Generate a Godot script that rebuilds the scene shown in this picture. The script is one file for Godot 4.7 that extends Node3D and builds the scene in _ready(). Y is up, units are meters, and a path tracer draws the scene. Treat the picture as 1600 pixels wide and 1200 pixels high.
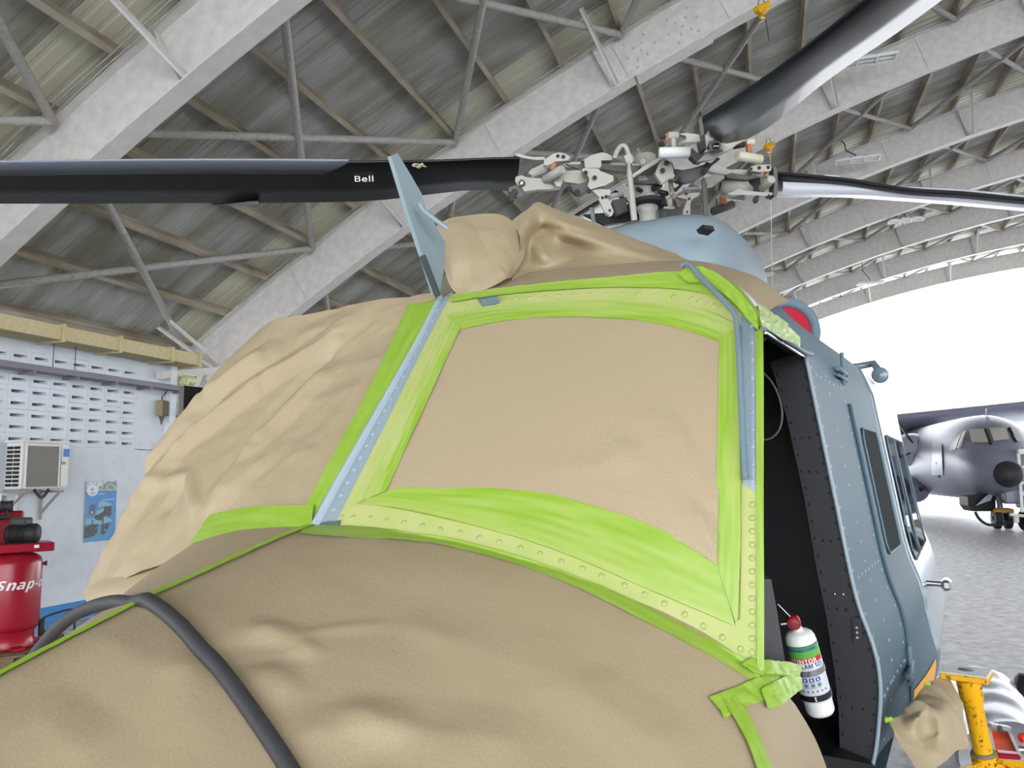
extends Node3D

# ---------------------------------------------------------------- frame of reference
# y up, metres. The hangar runs along -z. The helicopter has its own axes: s metres aft of the
# camera's station, b metres from its centreline towards its left side, y up.
const EYE := Vector3(0, 2.0, 0)
const FOCAL := 1200.0
var VR: Vector3
var VU: Vector3
var VF: Vector3
var AFT := Vector3(0.20381262, 0, -0.97900992)
var LAT := Vector3(0.97900992, 0, 0.20381262)
const OFF := 1.63
var M := {}
var rng := RandomNumberGenerator.new()
var wrinkle := FastNoiseLite.new()
var fine := FastNoiseLite.new()
var heli: Node3D


func _ready():
	rng.seed = 7
	set_view()
	camera_and_light()
	wrinkle.seed = 3; wrinkle.noise_type = FastNoiseLite.TYPE_SIMPLEX_SMOOTH; wrinkle.frequency = 1.0; wrinkle.fractal_octaves = 3
	fine.seed = 11; fine.noise_type = FastNoiseLite.TYPE_SIMPLEX_SMOOTH; fine.frequency = 1.0; fine.fractal_octaves = 2
	materials()
	build_floor()
	build_hangar()
	build_wall()
	build_heli()
	build_masking()
	build_rotor()
	build_door_side()
	build_left_corner()
	build_right_corner()
	build_outside()


func set_view():
	var yaw := deg_to_rad(18.24313)
	var pitch := deg_to_rad(6.82064)
	var roll := deg_to_rad(-0.84835)
	VF = Vector3(-sin(yaw) * cos(pitch), sin(pitch), -cos(yaw) * cos(pitch))
	var r := VF.cross(Vector3.UP).normalized()
	var u := r.cross(VF)
	VR = r * cos(roll) + u * sin(roll)
	VU = u * cos(roll) - r * sin(roll)


func camera_and_light():
	var cam := Camera3D.new()
	cam.name = "camera"
	cam.fov = rad_to_deg(2.0 * atan(600.0 / FOCAL))
	cam.near = 0.05
	cam.far = 2000.0
	cam.transform = Transform3D(Basis(VR, VU, -VF), EYE)
	add_child(cam)
	cam.current = true
	var sky := ProceduralSkyMaterial.new()
	sky.sky_top_color = Color(0.93, 0.96, 1.0)
	sky.sky_horizon_color = Color(1.0, 1.0, 1.0)
	sky.ground_bottom_color = Color(0.6, 0.6, 0.6)
	sky.ground_horizon_color = Color(0.9, 0.9, 0.9)
	sky.sky_energy_multiplier = 1.0
	var env := Environment.new()
	env.background_mode = Environment.BG_SKY
	env.sky = Sky.new()
	env.sky.sky_material = sky
	env.background_energy_multiplier = 1.0
	env.tonemap_mode = Environment.TONE_MAPPER_LINEAR
	env.tonemap_exposure = 7.8
	env.sdfgi_enabled = true
	env.ssao_enabled = true
	env.ssil_enabled = true
	var we := WorldEnvironment.new()
	we.name = "world_environment"
	we.environment = env
	add_child(we)


# ---------------------------------------------------------------- placing
func ray(x: float, y: float) -> Vector3:
	return VR * ((x - 800.0) / FOCAL) - VU * ((y - 600.0) / FOCAL) + VF

func H(s: float, b: float, y: float) -> Vector3:
	return AFT * s + LAT * (b - OFF) + Vector3(0, y, 0)

func hs(p: Vector3) -> float:
	return p.dot(AFT)

func hb(p: Vector3) -> float:
	return p.dot(LAT) + OFF

func pb(x: float, y: float, b: float) -> Vector3:      # on the helicopter's plane at b
	var d := ray(x, y)
	return EYE + d * ((b - OFF) / d.dot(LAT))

func ps(x: float, y: float, s: float) -> Vector3:      # on the helicopter's cross plane at s
	var d := ray(x, y)
	return EYE + d * (s / d.dot(AFT))

func pd(x: float, y: float, depth: float) -> Vector3:
	return EYE + ray(x, y) * depth

func pX(x: float, y: float, wx: float) -> Vector3:
	var d := ray(x, y)
	return EYE + d * (wx / d.x)

func pZ(x: float, y: float, wz: float) -> Vector3:
	var d := ray(x, y)
	return EYE + d * (wz / d.z)

func pY(x: float, y: float, wy: float) -> Vector3:
	var d := ray(x, y)
	return EYE + d * ((wy - EYE.y) / d.y)

func hit(x: float, y: float, f: Callable, from := 1.0, to := 4.5) -> Vector3:
	var d := ray(x, y)
	var last: float = f.call(EYE + d * from)
	var t := from
	while t < to:
		var n := t + 0.06
		var v: float = f.call(EYE + d * n)
		if (v >= 0.0) != (last >= 0.0):
			var lo := t
			var hi := n
			for k in 14:
				var mid := (lo + hi) * 0.5
				if (f.call(EYE + d * mid) >= 0.0) == (last >= 0.0): lo = mid
				else: hi = mid
			return EYE + d * ((lo + hi) * 0.5)
		last = v
		t = n
	return EYE + d * ((from + to) * 0.5)


# ---------------------------------------------------------------- shapes
func mb(flat := false) -> SurfaceTool:
	var st := SurfaceTool.new()
	st.begin(Mesh.PRIMITIVE_TRIANGLES)
	st.set_smooth_group(-1 if flat else 0)
	return st

func tri(st: SurfaceTool, a: Vector3, b: Vector3, c: Vector3):
	st.add_vertex(a); st.add_vertex(b); st.add_vertex(c)

func quad(st: SurfaceTool, a: Vector3, b: Vector3, c: Vector3, d: Vector3):
	tri(st, a, b, c); tri(st, a, c, d)

func boxb(st: SurfaceTool, c: Vector3, bx: Basis, size: Vector3):
	st.set_smooth_group(-1)
	var h := size * 0.5
	var v := []
	for k in 8:
		v.append(c + bx * Vector3(h.x * (1 if k & 1 else -1), h.y * (1 if k & 2 else -1), h.z * (1 if k & 4 else -1)))
	quad(st, v[0], v[1], v[3], v[2]); quad(st, v[5], v[4], v[6], v[7])
	quad(st, v[4], v[0], v[2], v[6]); quad(st, v[1], v[5], v[7], v[3])
	quad(st, v[2], v[3], v[7], v[6]); quad(st, v[4], v[5], v[1], v[0])

func box(st: SurfaceTool, c: Vector3, size: Vector3):
	boxb(st, c, Basis(), size)

# a box with chamfered edges
func cbox(st: SurfaceTool, c: Vector3, bx: Basis, size: Vector3, ch: float):
	st.set_smooth_group(-1)
	var h := size * 0.5
	var pts := PackedVector3Array()
	for k in 8:
		var s := Vector3(1 if k & 1 else -1, 1 if k & 2 else -1, 1 if k & 4 else -1)
		for ax in 3:
			var p := Vector3(h.x - ch, h.y - ch, h.z - ch)
			p[ax] = h[ax]
			pts.append(c + bx * (p * s))
	var id := func(k, ax): return pts[k * 3 + ax]
	for ax in 3:
		var u := (ax + 1) % 3
		var w := (ax + 2) % 3
		for sg in 2:
			var ks := []
			for q in [[0, 0], [1, 0], [1, 1], [0, 1]]:
				ks.append((sg << ax) | (q[0] << u) | (q[1] << w))
			if sg == 1: ks.reverse()
			quad(st, id.call(ks[0], ax), id.call(ks[1], ax), id.call(ks[2], ax), id.call(ks[3], ax))
	for ax in 3:
		var u := (ax + 1) % 3
		var w := (ax + 2) % 3
		for su in 2:
			for sw in 2:
				var k0: int = (su << u) | (sw << w)
				var k1: int = k0 | (1 << ax)
				var q := [id.call(k0, u), id.call(k1, u), id.call(k1, w), id.call(k0, w)]
				if su == sw: q.reverse()
				quad(st, q[0], q[1], q[2], q[3])
	for k in 8:
		var t := [id.call(k, 0), id.call(k, 1), id.call(k, 2)]
		var odd: bool = ((k & 1) + ((k >> 1) & 1) + ((k >> 2) & 1)) % 2 == 1
		if odd: tri(st, t[0], t[2], t[1])
		else: tri(st, t[0], t[1], t[2])

func beam(st: SurfaceTool, a: Vector3, b: Vector3, w: float, h: float, up := Vector3.UP):
	var z := (b - a).normalized()
	if absf(z.dot(up)) > 0.98: up = Vector3.RIGHT
	var x := up.cross(z).normalized()
	var y := z.cross(x)
	boxb(st, (a + b) * 0.5, Basis(x, y, z), Vector3(w, h, (b - a).length()))

func tube(st: SurfaceTool, path: Array, r, n := 12, caps := true):
	st.set_smooth_group(0)
	var rings := []
	var up := Vector3.UP
	for i in path.size():
		var p: Vector3 = path[i]
		var t: Vector3 = (path[mini(i + 1, path.size() - 1)] - path[maxi(i - 1, 0)]).normalized()
		if i == 0 and absf(t.dot(up)) > 0.95: up = Vector3.RIGHT
		var x := up.cross(t).normalized()
		up = t.cross(x).normalized()
		var rr: float = r[i] if r is Array else r
		var ring := []
		for k in n:
			var a := TAU * k / n
			ring.append(p + (x * cos(a) + up * sin(a)) * rr)
		rings.append(ring)
	for i in path.size() - 1:
		for k in n:
			var k2 := (k + 1) % n
			quad(st, rings[i][k], rings[i][k2], rings[i + 1][k2], rings[i + 1][k])
	if caps:
		st.set_smooth_group(-1)
		for e in [0, path.size() - 1]:
			for k in n:
				var k2 := (k + 1) % n
				if e == 0: tri(st, path[0], rings[0][k2], rings[0][k])
				else: tri(st, path[e], rings[e][k], rings[e][k2])
		st.set_smooth_group(0)

func cyl(st: SurfaceTool, a: Vector3, b: Vector3, r: float, n := 16):
	var d := (b - a)
	var e := minf(r * 0.12, d.length() * 0.2)
	d = d.normalized()
	tube(st, [a, a + d * 0.0001, a + d * e, b - d * e, b - d * 0.0001, b], [r - e, r - e, r, r, r - e, r - e], n)

# turned shape round the axis a + t*dir: profile of [t, radius]
func lathe(st: SurfaceTool, a: Vector3, dir: Vector3, prof: Array, n := 24):
	var path := []
	var rad := []
	dir = dir.normalized()
	for p in prof:
		path.append(a + dir * p[0]); rad.append(maxf(p[1], 0.0004))
	st.set_smooth_group(0)
	var up := Vector3.UP if absf(dir.y) < 0.9 else Vector3.RIGHT
	var x := up.cross(dir).normalized()
	var y := dir.cross(x)
	for i in path.size() - 1:
		for k in n:
			var c := []
			for q in [[i, k], [i, k + 1], [i + 1, k + 1], [i + 1, k]]:
				var an: float = TAU * (q[1] % n) / n
				c.append(path[q[0]] + (x * cos(an) + y * sin(an)) * rad[q[0]])
			quad(st, c[0], c[1], c[2], c[3])

# closed flat polygon pushed along thick
func slab(st: SurfaceTool, poly: Array, thick: Vector3):
	st.set_smooth_group(-1)
	var n := Vector3.ZERO
	for i in range(1, poly.size() - 1):
		n += (poly[i] - poly[0]).cross(poly[i + 1] - poly[0])
	n = n.normalized()
	var x: Vector3 = (poly[1] - poly[0]).normalized()
	var y := n.cross(x)
	var flat := PackedVector2Array()
	for p in poly: flat.append(Vector2((p - poly[0]).dot(x), (p - poly[0]).dot(y)))
	var id := Geometry2D.triangulate_polygon(flat)
	var fl := thick.dot(n) > 0
	for i in range(0, id.size(), 3):
		var a: Vector3 = poly[id[i]]
		var b: Vector3 = poly[id[i + 1]]
		var c: Vector3 = poly[id[i + 2]]
		var cw := (b - a).cross(c - a).dot(thick) > 0
		if cw:
			tri(st, a, b, c); tri(st, a + thick, c + thick, b + thick)
		else:
			tri(st, a, c, b); tri(st, a + thick, b + thick, c + thick)
	for i in poly.size():
		var a: Vector3 = poly[i]
		var b: Vector3 = poly[(i + 1) % poly.size()]
		if fl: quad(st, a, a + thick, b + thick, b)
		else: quad(st, a, b, b + thick, a + thick)

func grid(st: SurfaceTool, g: Array, flip := false, cols = null, uv := false):
	st.set_smooth_group(0)
	var nr := g.size()
	var nc: int = g[0].size()
	for i in nr - 1:
		for j in nc - 1:
			var q := [[i, j], [i, j + 1], [i + 1, j + 1], [i + 1, j]]
			if flip: q.reverse()
			for k in [0, 1, 2, 0, 2, 3]:
				var a: int = q[k][0]
				var b: int = q[k][1]
				if cols != null: st.set_color(cols[a][b])
				if uv: st.set_uv(Vector2(float(b) / (nc - 1), float(a) / (nr - 1)))
				st.add_vertex(g[a][b])

# a sheet of some thickness from a grid
func sheet(st: SurfaceTool, g: Array, thick := 0.0, cols = null):
	grid(st, g, false, cols)

func along(pts: Array, n: int) -> Array:      # n points evenly spaced on a polyline
	var len := [0.0]
	for i in range(1, pts.size()): len.append(len[-1] + (pts[i] - pts[i - 1]).length())
	var out := []
	var k := 0
	for i in n:
		var want: float = len[-1] * i / (n - 1)
		while k < pts.size() - 2 and len[k + 1] < want: k += 1
		var t: float = (want - len[k]) / maxf(len[k + 1] - len[k], 1e-6)
		out.append(pts[k].lerp(pts[k + 1], clampf(t, 0, 1)))
	return out

func smooth(pts: Array, n: int) -> Array:     # the same on a Catmull-Rom curve
	var fine_pts := []
	for i in pts.size() - 1:
		var a = pts[maxi(i - 1, 0)]
		var d = pts[mini(i + 2, pts.size() - 1)]
		for k in 8:
			fine_pts.append(pts[i].cubic_interpolate(pts[i + 1], a, d, k / 8.0))
	fine_pts.append(pts[-1])
	return along(fine_pts, n)

func V2(a: Array) -> Array:                   # flat list -> Vector2s
	var o := []
	for i in range(0, a.size(), 2): o.append(Vector2(a[i], a[i + 1]))
	return o

func net(rows: Array, nu: int, nv: int) -> Array:    # smooth surface through a net of points
	var cols := []
	for r in rows: cols.append(smooth(r, nu))
	var out := []
	for j in nv: out.append([])
	for i in nu:
		var c := []
		for r in cols: c.append(r[i])
		var s := smooth(c, nv)
		for j in nv: out[j].append(s[j])
	return out

func normals_of(g: Array) -> Array:
	var out := []
	for i in g.size():
		var row := []
		for j in g[0].size():
			var du: Vector3 = g[i][mini(j + 1, g[0].size() - 1)] - g[i][maxi(j - 1, 0)]
			var dv: Vector3 = g[mini(i + 1, g.size() - 1)][j] - g[maxi(i - 1, 0)][j]
			var n := du.cross(dv).normalized()
			if n.dot(EYE - g[i][j]) < 0: n = -n
			row.append(n)
		out.append(row)
	return out


# ---------------------------------------------------------------- objects
var used := {}
func numbered(called: String, parent: Node) -> String:
	var key := str(parent.get_instance_id()) + called
	used[key] = used.get(key, -1) + 1
	return called if used[key] == 0 else "%s_%03d" % [called, used[key]]

func finish(st: SurfaceTool, m: Material, tangents := false) -> ArrayMesh:
	st.generate_normals()
	var me := st.commit()
	me.surface_set_material(0, m)
	return me

func base_of(o: Node3D) -> Vector3:
	var b := Vector3.ZERO
	var n: Node = o
	while n is Node3D and n != self:
		b += n.position; n = n.get_parent()
	return b

# commits one named mesh built in world coordinates
func part(called: String, st: SurfaceTool, m: Material, parent: Node3D) -> MeshInstance3D:
	var o := MeshInstance3D.new()
	o.name = numbered(called, parent)
	var me := finish(st, m)
	var at := base_of(parent)
	o.mesh = me
	o.position = -at
	parent.add_child(o, true)
	return o

func top(called: String, st: SurfaceTool, m: Material, label := "", category := "", group := "") -> MeshInstance3D:
	var o := MeshInstance3D.new()
	o.name = numbered(called, self)
	st.generate_normals()
	var me := st.commit()
	var bb := me.get_aabb()
	var c := Vector3(bb.get_center().x, bb.position.y, bb.get_center().z)
	var s2 := SurfaceTool.new()
	s2.append_from(me, 0, Transform3D(Basis(), -c))
	me = s2.commit()
	me.surface_set_material(0, m)
	o.mesh = me
	o.position = c
	add_child(o, true)
	tag(o, label, category, group)
	return o

func tag(o: Node3D, label := "", category := "", group := "", kind := ""):
	if label: o.set_meta("label", label)
	if category: o.set_meta("category", category)
	if group: o.set_meta("group", group)
	if kind: o.set_meta("kind", kind)

func thing(called: String, at: Vector3, label := "", category := "", group := "") -> Node3D:
	var o := Node3D.new()
	o.name = numbered(called, self)
	o.position = at
	add_child(o, true)
	tag(o, label, category, group)
	return o

func struct(called: String, st: SurfaceTool, m: Material) -> MeshInstance3D:
	var o := top(called, st, m)
	o.set_meta("kind", "structure")
	return o


# ---------------------------------------------------------------- materials
func mat(c: Color, rough := 0.7, metal := 0.0) -> StandardMaterial3D:
	var m := StandardMaterial3D.new()
	m.albedo_color = c
	m.roughness = rough
	m.metallic = metal
	m.cull_mode = BaseMaterial3D.CULL_DISABLED
	return m

func C8(r: int, g: int, b: int) -> Color:
	return Color8(r, g, b)

func noise_tex(seed_: int, freq: float, oct: int, lo: Color, hi: Color, size := 512, sharp := 0.0, centre := 0.5) -> NoiseTexture2D:
	var n := FastNoiseLite.new()
	n.seed = seed_; n.frequency = freq; n.fractal_octaves = oct
	n.noise_type = FastNoiseLite.TYPE_SIMPLEX_SMOOTH
	var t := NoiseTexture2D.new()
	t.width = size; t.height = size; t.seamless = true; t.noise = n
	var g := Gradient.new()
	g.offsets = PackedFloat32Array([centre - centre * (1 - sharp), centre + (1.0 - centre) * (1 - sharp)])
	g.colors = PackedColorArray([lo, hi])
	t.color_ramp = g
	return t

func tri_tex(m: StandardMaterial3D, t: Texture2D, scale: Vector3, world := true):
	m.albedo_texture = t
	m.uv1_triplanar = true
	m.uv1_world_triplanar = world
	m.uv1_scale = scale

func height(m: StandardMaterial3D, t: Texture2D, cm: float):
	m.heightmap_enabled = true
	m.heightmap_texture = t
	m.heightmap_scale = cm

func materials():
	var g := func(a: float): return Color(a, a, a)
	var soft := noise_tex(1, 0.012, 5, g.call(0.80), g.call(1.0), 1024)
	var plain_ := noise_tex(13, 0.012, 5, g.call(0.95), g.call(1.0), 512)
	var softer := noise_tex(12, 0.012, 5, g.call(0.91), g.call(1.0), 1024)
	var streak := noise_tex(2, 0.008, 4, Color(0.74, 0.71, 0.62), Color(1, 1, 1), 512, 0.35)
	var kraft := noise_tex(3, 0.09, 4, Color(0.86, 0.84, 0.81), Color(1, 1, 1), 1024)
	var bump := noise_tex(4, 0.05, 4, g.call(0.0), g.call(1.0), 512)
	M.paper = mat(C8(182, 166, 137), 0.6)
	tri_tex(M.paper, kraft, Vector3(2.2, 2.2, 2.2))
	height(M.paper, bump, 0.05)
	M.paper.rim_enabled = false
	M.tape = mat(C8(146, 186, 48), 0.38)
	M.tape.metallic_specular = 0.4
	M.clear = mat(Color.WHITE, 0.12)
	M.clear.vertex_color_use_as_albedo = true
	M.tapev = mat(Color.WHITE, 0.45)
	M.tapev.vertex_color_use_as_albedo = true
	M.primer = mat(Color.WHITE, 0.6)
	M.primer.vertex_color_use_as_albedo = true
	M.rivet_primer = mat(C8(168, 176, 108), 0.35)
	M.rib = mat(C8(222, 217, 211), 0.75)
	tri_tex(M.rib, softer, Vector3(0.35, 0.35, 0.35))
	M.ribdark = mat(C8(160, 156, 150), 0.75)
	tri_tex(M.ribdark, soft, Vector3(0.5, 0.5, 0.5))
	M.purlin = mat(C8(196, 187, 174), 0.7)
	tri_tex(M.purlin, streak, Vector3(0.3, 0.9, 0.15))
	M.brace = mat(C8(190, 185, 178), 0.65)
	tri_tex(M.brace, soft, Vector3(0.8, 0.8, 0.8))
	M.sheet = mat(C8(184, 185, 184), 0.65)
	tri_tex(M.sheet, streak, Vector3(0.12, 0.12, 0.35))
	M.skylight = mat(C8(196, 192, 170), 0.6)
	M.skylight.backlight_enabled = true
	M.skylight.backlight = Color(0.17, 0.165, 0.135)
	M.wall = mat(C8(226, 232, 238), 0.8)
	tri_tex(M.wall, plain_, Vector3(0.5, 0.5, 0.5))
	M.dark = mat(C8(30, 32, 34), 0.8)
	M.duct = mat(C8(204, 190, 146), 0.7)
	tri_tex(M.duct, softer, Vector3(0.9, 0.9, 0.9))
	M.tray = mat(C8(120, 120, 124), 0.6)
	M.floor = mat(C8(226, 226, 230), 0.5)
	tri_tex(M.floor, noise_tex(5, 0.02, 6, g.call(0.70), g.call(1.0), 1024, 0.2), Vector3(0.22, 0.22, 0.22))
	M.joint = mat(C8(60, 60, 62), 0.9)
	M.apron = mat(C8(226, 226, 226), 0.8)
	M.pipe = mat(C8(196, 204, 150), 0.5)
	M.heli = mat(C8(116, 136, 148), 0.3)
	M.heli.clearcoat_enabled = true
	M.heli.clearcoat = 0.6
	M.heli.clearcoat_roughness = 0.12
	tri_tex(M.heli, noise_tex(6, 0.01, 4, g.call(0.9), g.call(1.0), 512), Vector3(1, 1, 1))
	M.helimatt = mat(C8(112, 132, 144), 0.6)
	M.helimatt.metallic_specular = 0.25
	M.postlight = mat(C8(164, 180, 190), 0.35)
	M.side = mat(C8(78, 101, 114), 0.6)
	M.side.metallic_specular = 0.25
	M.cowl = mat(C8(140, 156, 166), 0.4)
	M.jamb = mat(C8(32, 33, 38), 0.55)
	M.rivet = mat(C8(30, 31, 34), 0.35)
	M.rivetgrey = mat(C8(150, 168, 180), 0.35)
	M.black = mat(C8(16, 16, 18), 0.42)
	M.blade = mat(C8(15, 15, 17), 0.35)
	M.bladegrey = mat(C8(96, 102, 112), 0.32, 0.3)
	M.steel = mat(C8(190, 190, 190), 0.25, 1.0)
	M.hub = mat(C8(172, 169, 159), 0.45)
	M.hubdark = mat(C8(88, 87, 84), 0.55)
	M.rubber = mat(C8(36, 36, 38), 0.6)
	M.copper = mat(C8(176, 112, 78), 0.5)
	M.hose = mat(C8(58, 58, 62), 0.62)
	tri_tex(M.hose, noise_tex(8, 0.03, 4, g.call(0.75), g.call(1.3), 512), Vector3(4, 4, 4))
	M.red = mat(C8(156, 16, 38), 0.3)
	M.redcloth = mat(C8(178, 20, 50), 0.8)
	M.white = mat(C8(238, 238, 236), 0.4)
	M.paintwhite = mat(C8(232, 232, 228), 0.6)
	M.yellow = mat(C8(232, 172, 6), 0.45)
	tri_tex(M.yellow, noise_tex(9, 0.02, 5, Color(0.35, 0.28, 0.18), Color(1, 1, 1), 512, 0.93, 0.27), Vector3(3, 3, 3))
	M.orange = mat(C8(245, 84, 40), 0.7)
	M.orange.metallic_specular = 0.15
	M.flagyellow = mat(C8(240, 168, 20), 0.4)
	M.flagblue = mat(C8(52, 62, 150), 0.4)
	M.silver = mat(C8(182, 184, 190), 0.38, 0.4)
	M.acwhite = mat(C8(222, 222, 218), 0.5)
	M.grille = mat(C8(150, 146, 140), 0.6)
	M.darkgrey = mat(C8(70, 70, 72), 0.6)
	M.wood = mat(C8(150, 124, 96), 0.8)
	tri_tex(M.wood, streak, Vector3(1, 6, 1))
	M.plane = mat(C8(128, 130, 148), 0.4)
	M.planelight = mat(C8(176, 180, 196), 0.35)
	M.glass = mat(Color(0.55, 0.6, 0.62, 0.3), 0.06)
	M.glass.transparency = BaseMaterial3D.TRANSPARENCY_ALPHA
	M.window = mat(C8(20, 24, 28), 0.03)
	M.window.metallic_specular = 0.8
	M.panelglass = mat(C8(62, 66, 66), 0.85)
	M.panelglass.metallic_specular = 0.05
	M.blue = mat(C8(40, 130, 200), 0.5)


# ---------------------------------------------------------------- floor and hangar
func build_floor():
	var st := mb()
	box(st, Vector3(0, -0.36, -150), Vector3(900, 0.5, 900))
	struct("ground", st, M.apron)
	var bed := mb()
	box(bed, Vector3(19, -0.075, -13), Vector3(62, 0.05, 76))
	var f := struct("floor", bed, M.joint)
	for i in 11:
		for j in 13:
			var x := -8.8 + 6.0 * i
			var z := 22.6 - 6.0 * j
			var x0 := maxf(x - 3.0, -11.95)
			var x1 := minf(x + 3.0, 49.9)
			if x1 - x0 < 0.3: continue
			var sl := mb()
			cbox(sl, Vector3((x0 + x1) / 2, -0.025, z), Basis(), Vector3(x1 - x0 - 0.012, 0.05, 5.988), 0.004)
			part("slab", sl, M.floor, f)


const ARC_X := 18.83429967
const ARC_Y := -38.60290323
const ARC_R := 52.04564576

func arc(x: float, lift: float) -> Vector3:         # a point over x on the arch, lifted outwards
	var th := asin(clampf((x - ARC_X) / ARC_R, -1, 1))
	return arc_a(th, lift)

func arc_a(th: float, lift: float) -> Vector3:
	return Vector3(ARC_X + sin(th) * (ARC_R + lift), ARC_Y + cos(th) * (ARC_R + lift), 0)

func rib_z(k: int) -> float:
	return -(7.45 + 6.0 * (k - 1)) + 0.15

# extrudes a section [[across z, lift]] along the arch between two angles
func arc_sweep(st: SurfaceTool, sec: Array, z: float, a0: float, a1: float, n: int, closed := true, sm := false):
	st.set_smooth_group(0 if sm else -1)
	for i in n:
		var t0 := lerpf(a0, a1, float(i) / n)
		var t1 := lerpf(a0, a1, float(i + 1) / n)
		for k in (sec.size() if closed else sec.size() - 1):
			var p: Array = sec[k]
			var q: Array = sec[(k + 1) % sec.size()]
			var zp := Vector3(0, 0, z + p[0])
			var zq := Vector3(0, 0, z + q[0])
			quad(st, arc_a(t0, p[1]) + zp, arc_a(t1, p[1]) + zp, arc_a(t1, q[1]) + zq, arc_a(t0, q[1]) + zq)

func rect(w: float, lo: float, hi: float) -> Array:
	return [[-w / 2, lo], [w / 2, lo], [w / 2, hi], [-w / 2, hi]]

func build_hangar():
	var c := Node3D.new()
	c.name = "ceiling"
	c.position = Vector3(ARC_X, 13.4, -22)
	add_child(c)
	c.set_meta("kind", "structure")
	var a0 := asin((-11.1 - ARC_X) / ARC_R)
	var a1 := -a0
	var node := 3.62 / 53.0
	# ribs
	for k in range(-4, 9):
		var z := rib_z(k)
		var web := mb()
		arc_sweep(web, rect(0.02, 0.02, 0.92), z, a0, a1, 56)
		# the foot of each rib turns down to the floor
		for sgn in [-1.0, 1.0]:
			var foot := []
			for q in [[0.0, 4.2], [-0.5, 3.4], [-0.8, 2.0], [-0.85, 0.0]]:
				foot.append(Vector3(ARC_X + sgn * (29.93 - q[0]), q[1], z))
			for i in 3:
				beam(web, foot[i] + Vector3(sgn * 0.36, 0.25 if i == 0 else 0.0, 0), foot[i + 1] + Vector3(sgn * 0.36, 0, 0), 0.72 if absf(foot[i].x - foot[i+1].x) < 9 else 0.7, 0.24, Vector3(0, 0, 1))
		var r := part("arch_rib", web, M.rib, c)
		var fl := mb()
		arc_sweep(fl, rect(0.3, 0.0, 0.022), z, a0, a1, 56)
		part("bottom_flange", fl, M.rib, r)
		var tf := mb()
		arc_sweep(tf, rect(0.3, 0.915, 0.935), z, a0, a1, 56)
		part("top_flange", tf, M.rib, r)
		for i in 29:
			var th := asin((-10.84 + 2.13 * i - ARC_X) / ARC_R)
			if th > a1: break
			var p := arc_a(th, 0.47) + Vector3(0, 0, z)
			var up := Vector3(sin(th), cos(th), 0)
			var bs := Basis(up.cross(Vector3(0, 0, 1)), up, Vector3(0, 0, 1))
			var sf := mb()
			boxb(sf, p + Vector3(0, 0, 0.015), bs, Vector3(0.012, 0.88, 0.03))
			if i % 2 == 0:
				boxb(sf, p + Vector3(0, 0, 0.07), bs, Vector3(0.012, 0.88, 0.1))
			part("stiffener", sf, M.rib, r)
			if i % 2 == 0:
				var fb := mb()
				var lo := arc_a(th + 0.002, 0.04) + Vector3(0, 0, z + 0.13)
				var hi := arc_a(th + 0.002, 0.98) + Vector3(0, 0, z + 1.3)
				var w := (hi - lo).normalized()
				beam(fb, lo, hi, 0.075, 0.008, up)
				beam(fb, lo + bs.x * 0.035, hi + bs.x * 0.035, 0.008, 0.075, up)
				part("fly_brace", fb, M.rib, r)
		if k == 2:
			var poly := []
			for v in V2([957, 75, 1090, 1, 1114, 46, 984, 122]): poly.append(pZ(v.x, v.y, z + 0.012))
			var pl := mb()
			slab(pl, poly, Vector3(0, 0, 0.018))
			part("splice_plate", pl, M.rib, r)
			for v in V2([706, 282, 760, 298, 823, 212, 818, 265, 815, 312, 897, 265, 905, 352, 850, 335, 793, 372, 785, 420, 725, 362, 978, 125, 1025, 142, 1068, 163, 1090, 108, 1125, 178, 982, 212, 1060, 212, 1050, 268, 1100, 50, 1158, 108, 1170, 192]):
				var b := pZ(800 + v.x / 4.0, v.y / 4.0, z + 0.03)
				var bo := mb()
				lathe(bo, b - Vector3(0, 0, 0.002), Vector3(0, 0, 1), [[0, 0.036], [0.004, 0.036], [0.0045, 0.022], [0.022, 0.022], [0.024, 0.0]], 6)
				part("bolt", bo, M.rib, r)
			# the lower flange is patched beside the splice
			var pf := mb()
			arc_sweep(pf, rect(0.36, -0.03, 0.0), z, asin((-1.9 - ARC_X) / ARC_R), asin((-0.55 - ARC_X) / ARC_R), 4)
			part("flange_plate", pf, M.rib, r)
	# purlins: channels with a lower lip
	var z0 := rib_z(8) - 0.3
	var z1 := 24.0
	var th0 := asin((-11.1 - ARC_X) / ARC_R)
	for i in 52:
		var th := th0 + (node / 3.0) * i
		if th > a1: break
		var up := Vector3(sin(th), cos(th), 0)
		var bs := Basis(up.cross(Vector3(0, 0, 1)), up, Vector3(0, 0, 1))
		var mid := Vector3(0, 0, (z0 + z1) / 2)
		var st := mb()
		var L := z1 - z0
		boxb(st, arc_a(th, 1.035) + mid, bs, Vector3(0.008, 0.2, L))
		boxb(st, arc_a(th, 0.94) + mid + bs.x * 0.04, bs, Vector3(0.075, 0.008, L))
		boxb(st, arc_a(th, 0.955) + mid + bs.x * 0.075, bs, Vector3(0.006, 0.03, L))
		boxb(st, arc_a(th, 1.13) + mid + bs.x * 0.04, bs, Vector3(0.075, 0.008, L))
		part("purlin", st, M.purlin, c)
	# roof sheets, a metre wide, with folded seams
	var sec := [[-0.495, 0.0]]
	for q in 4:
		var o := -0.375 + 0.25 * q
		sec.append_array([[o - 0.05, 0.0], [o - 0.025, 0.012], [o + 0.025, 0.012], [o + 0.05, 0.0]])
	sec.append([0.495, 0.0])
	sec.append_array([[0.495, 0.05], [-0.495, 0.05]])
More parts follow.
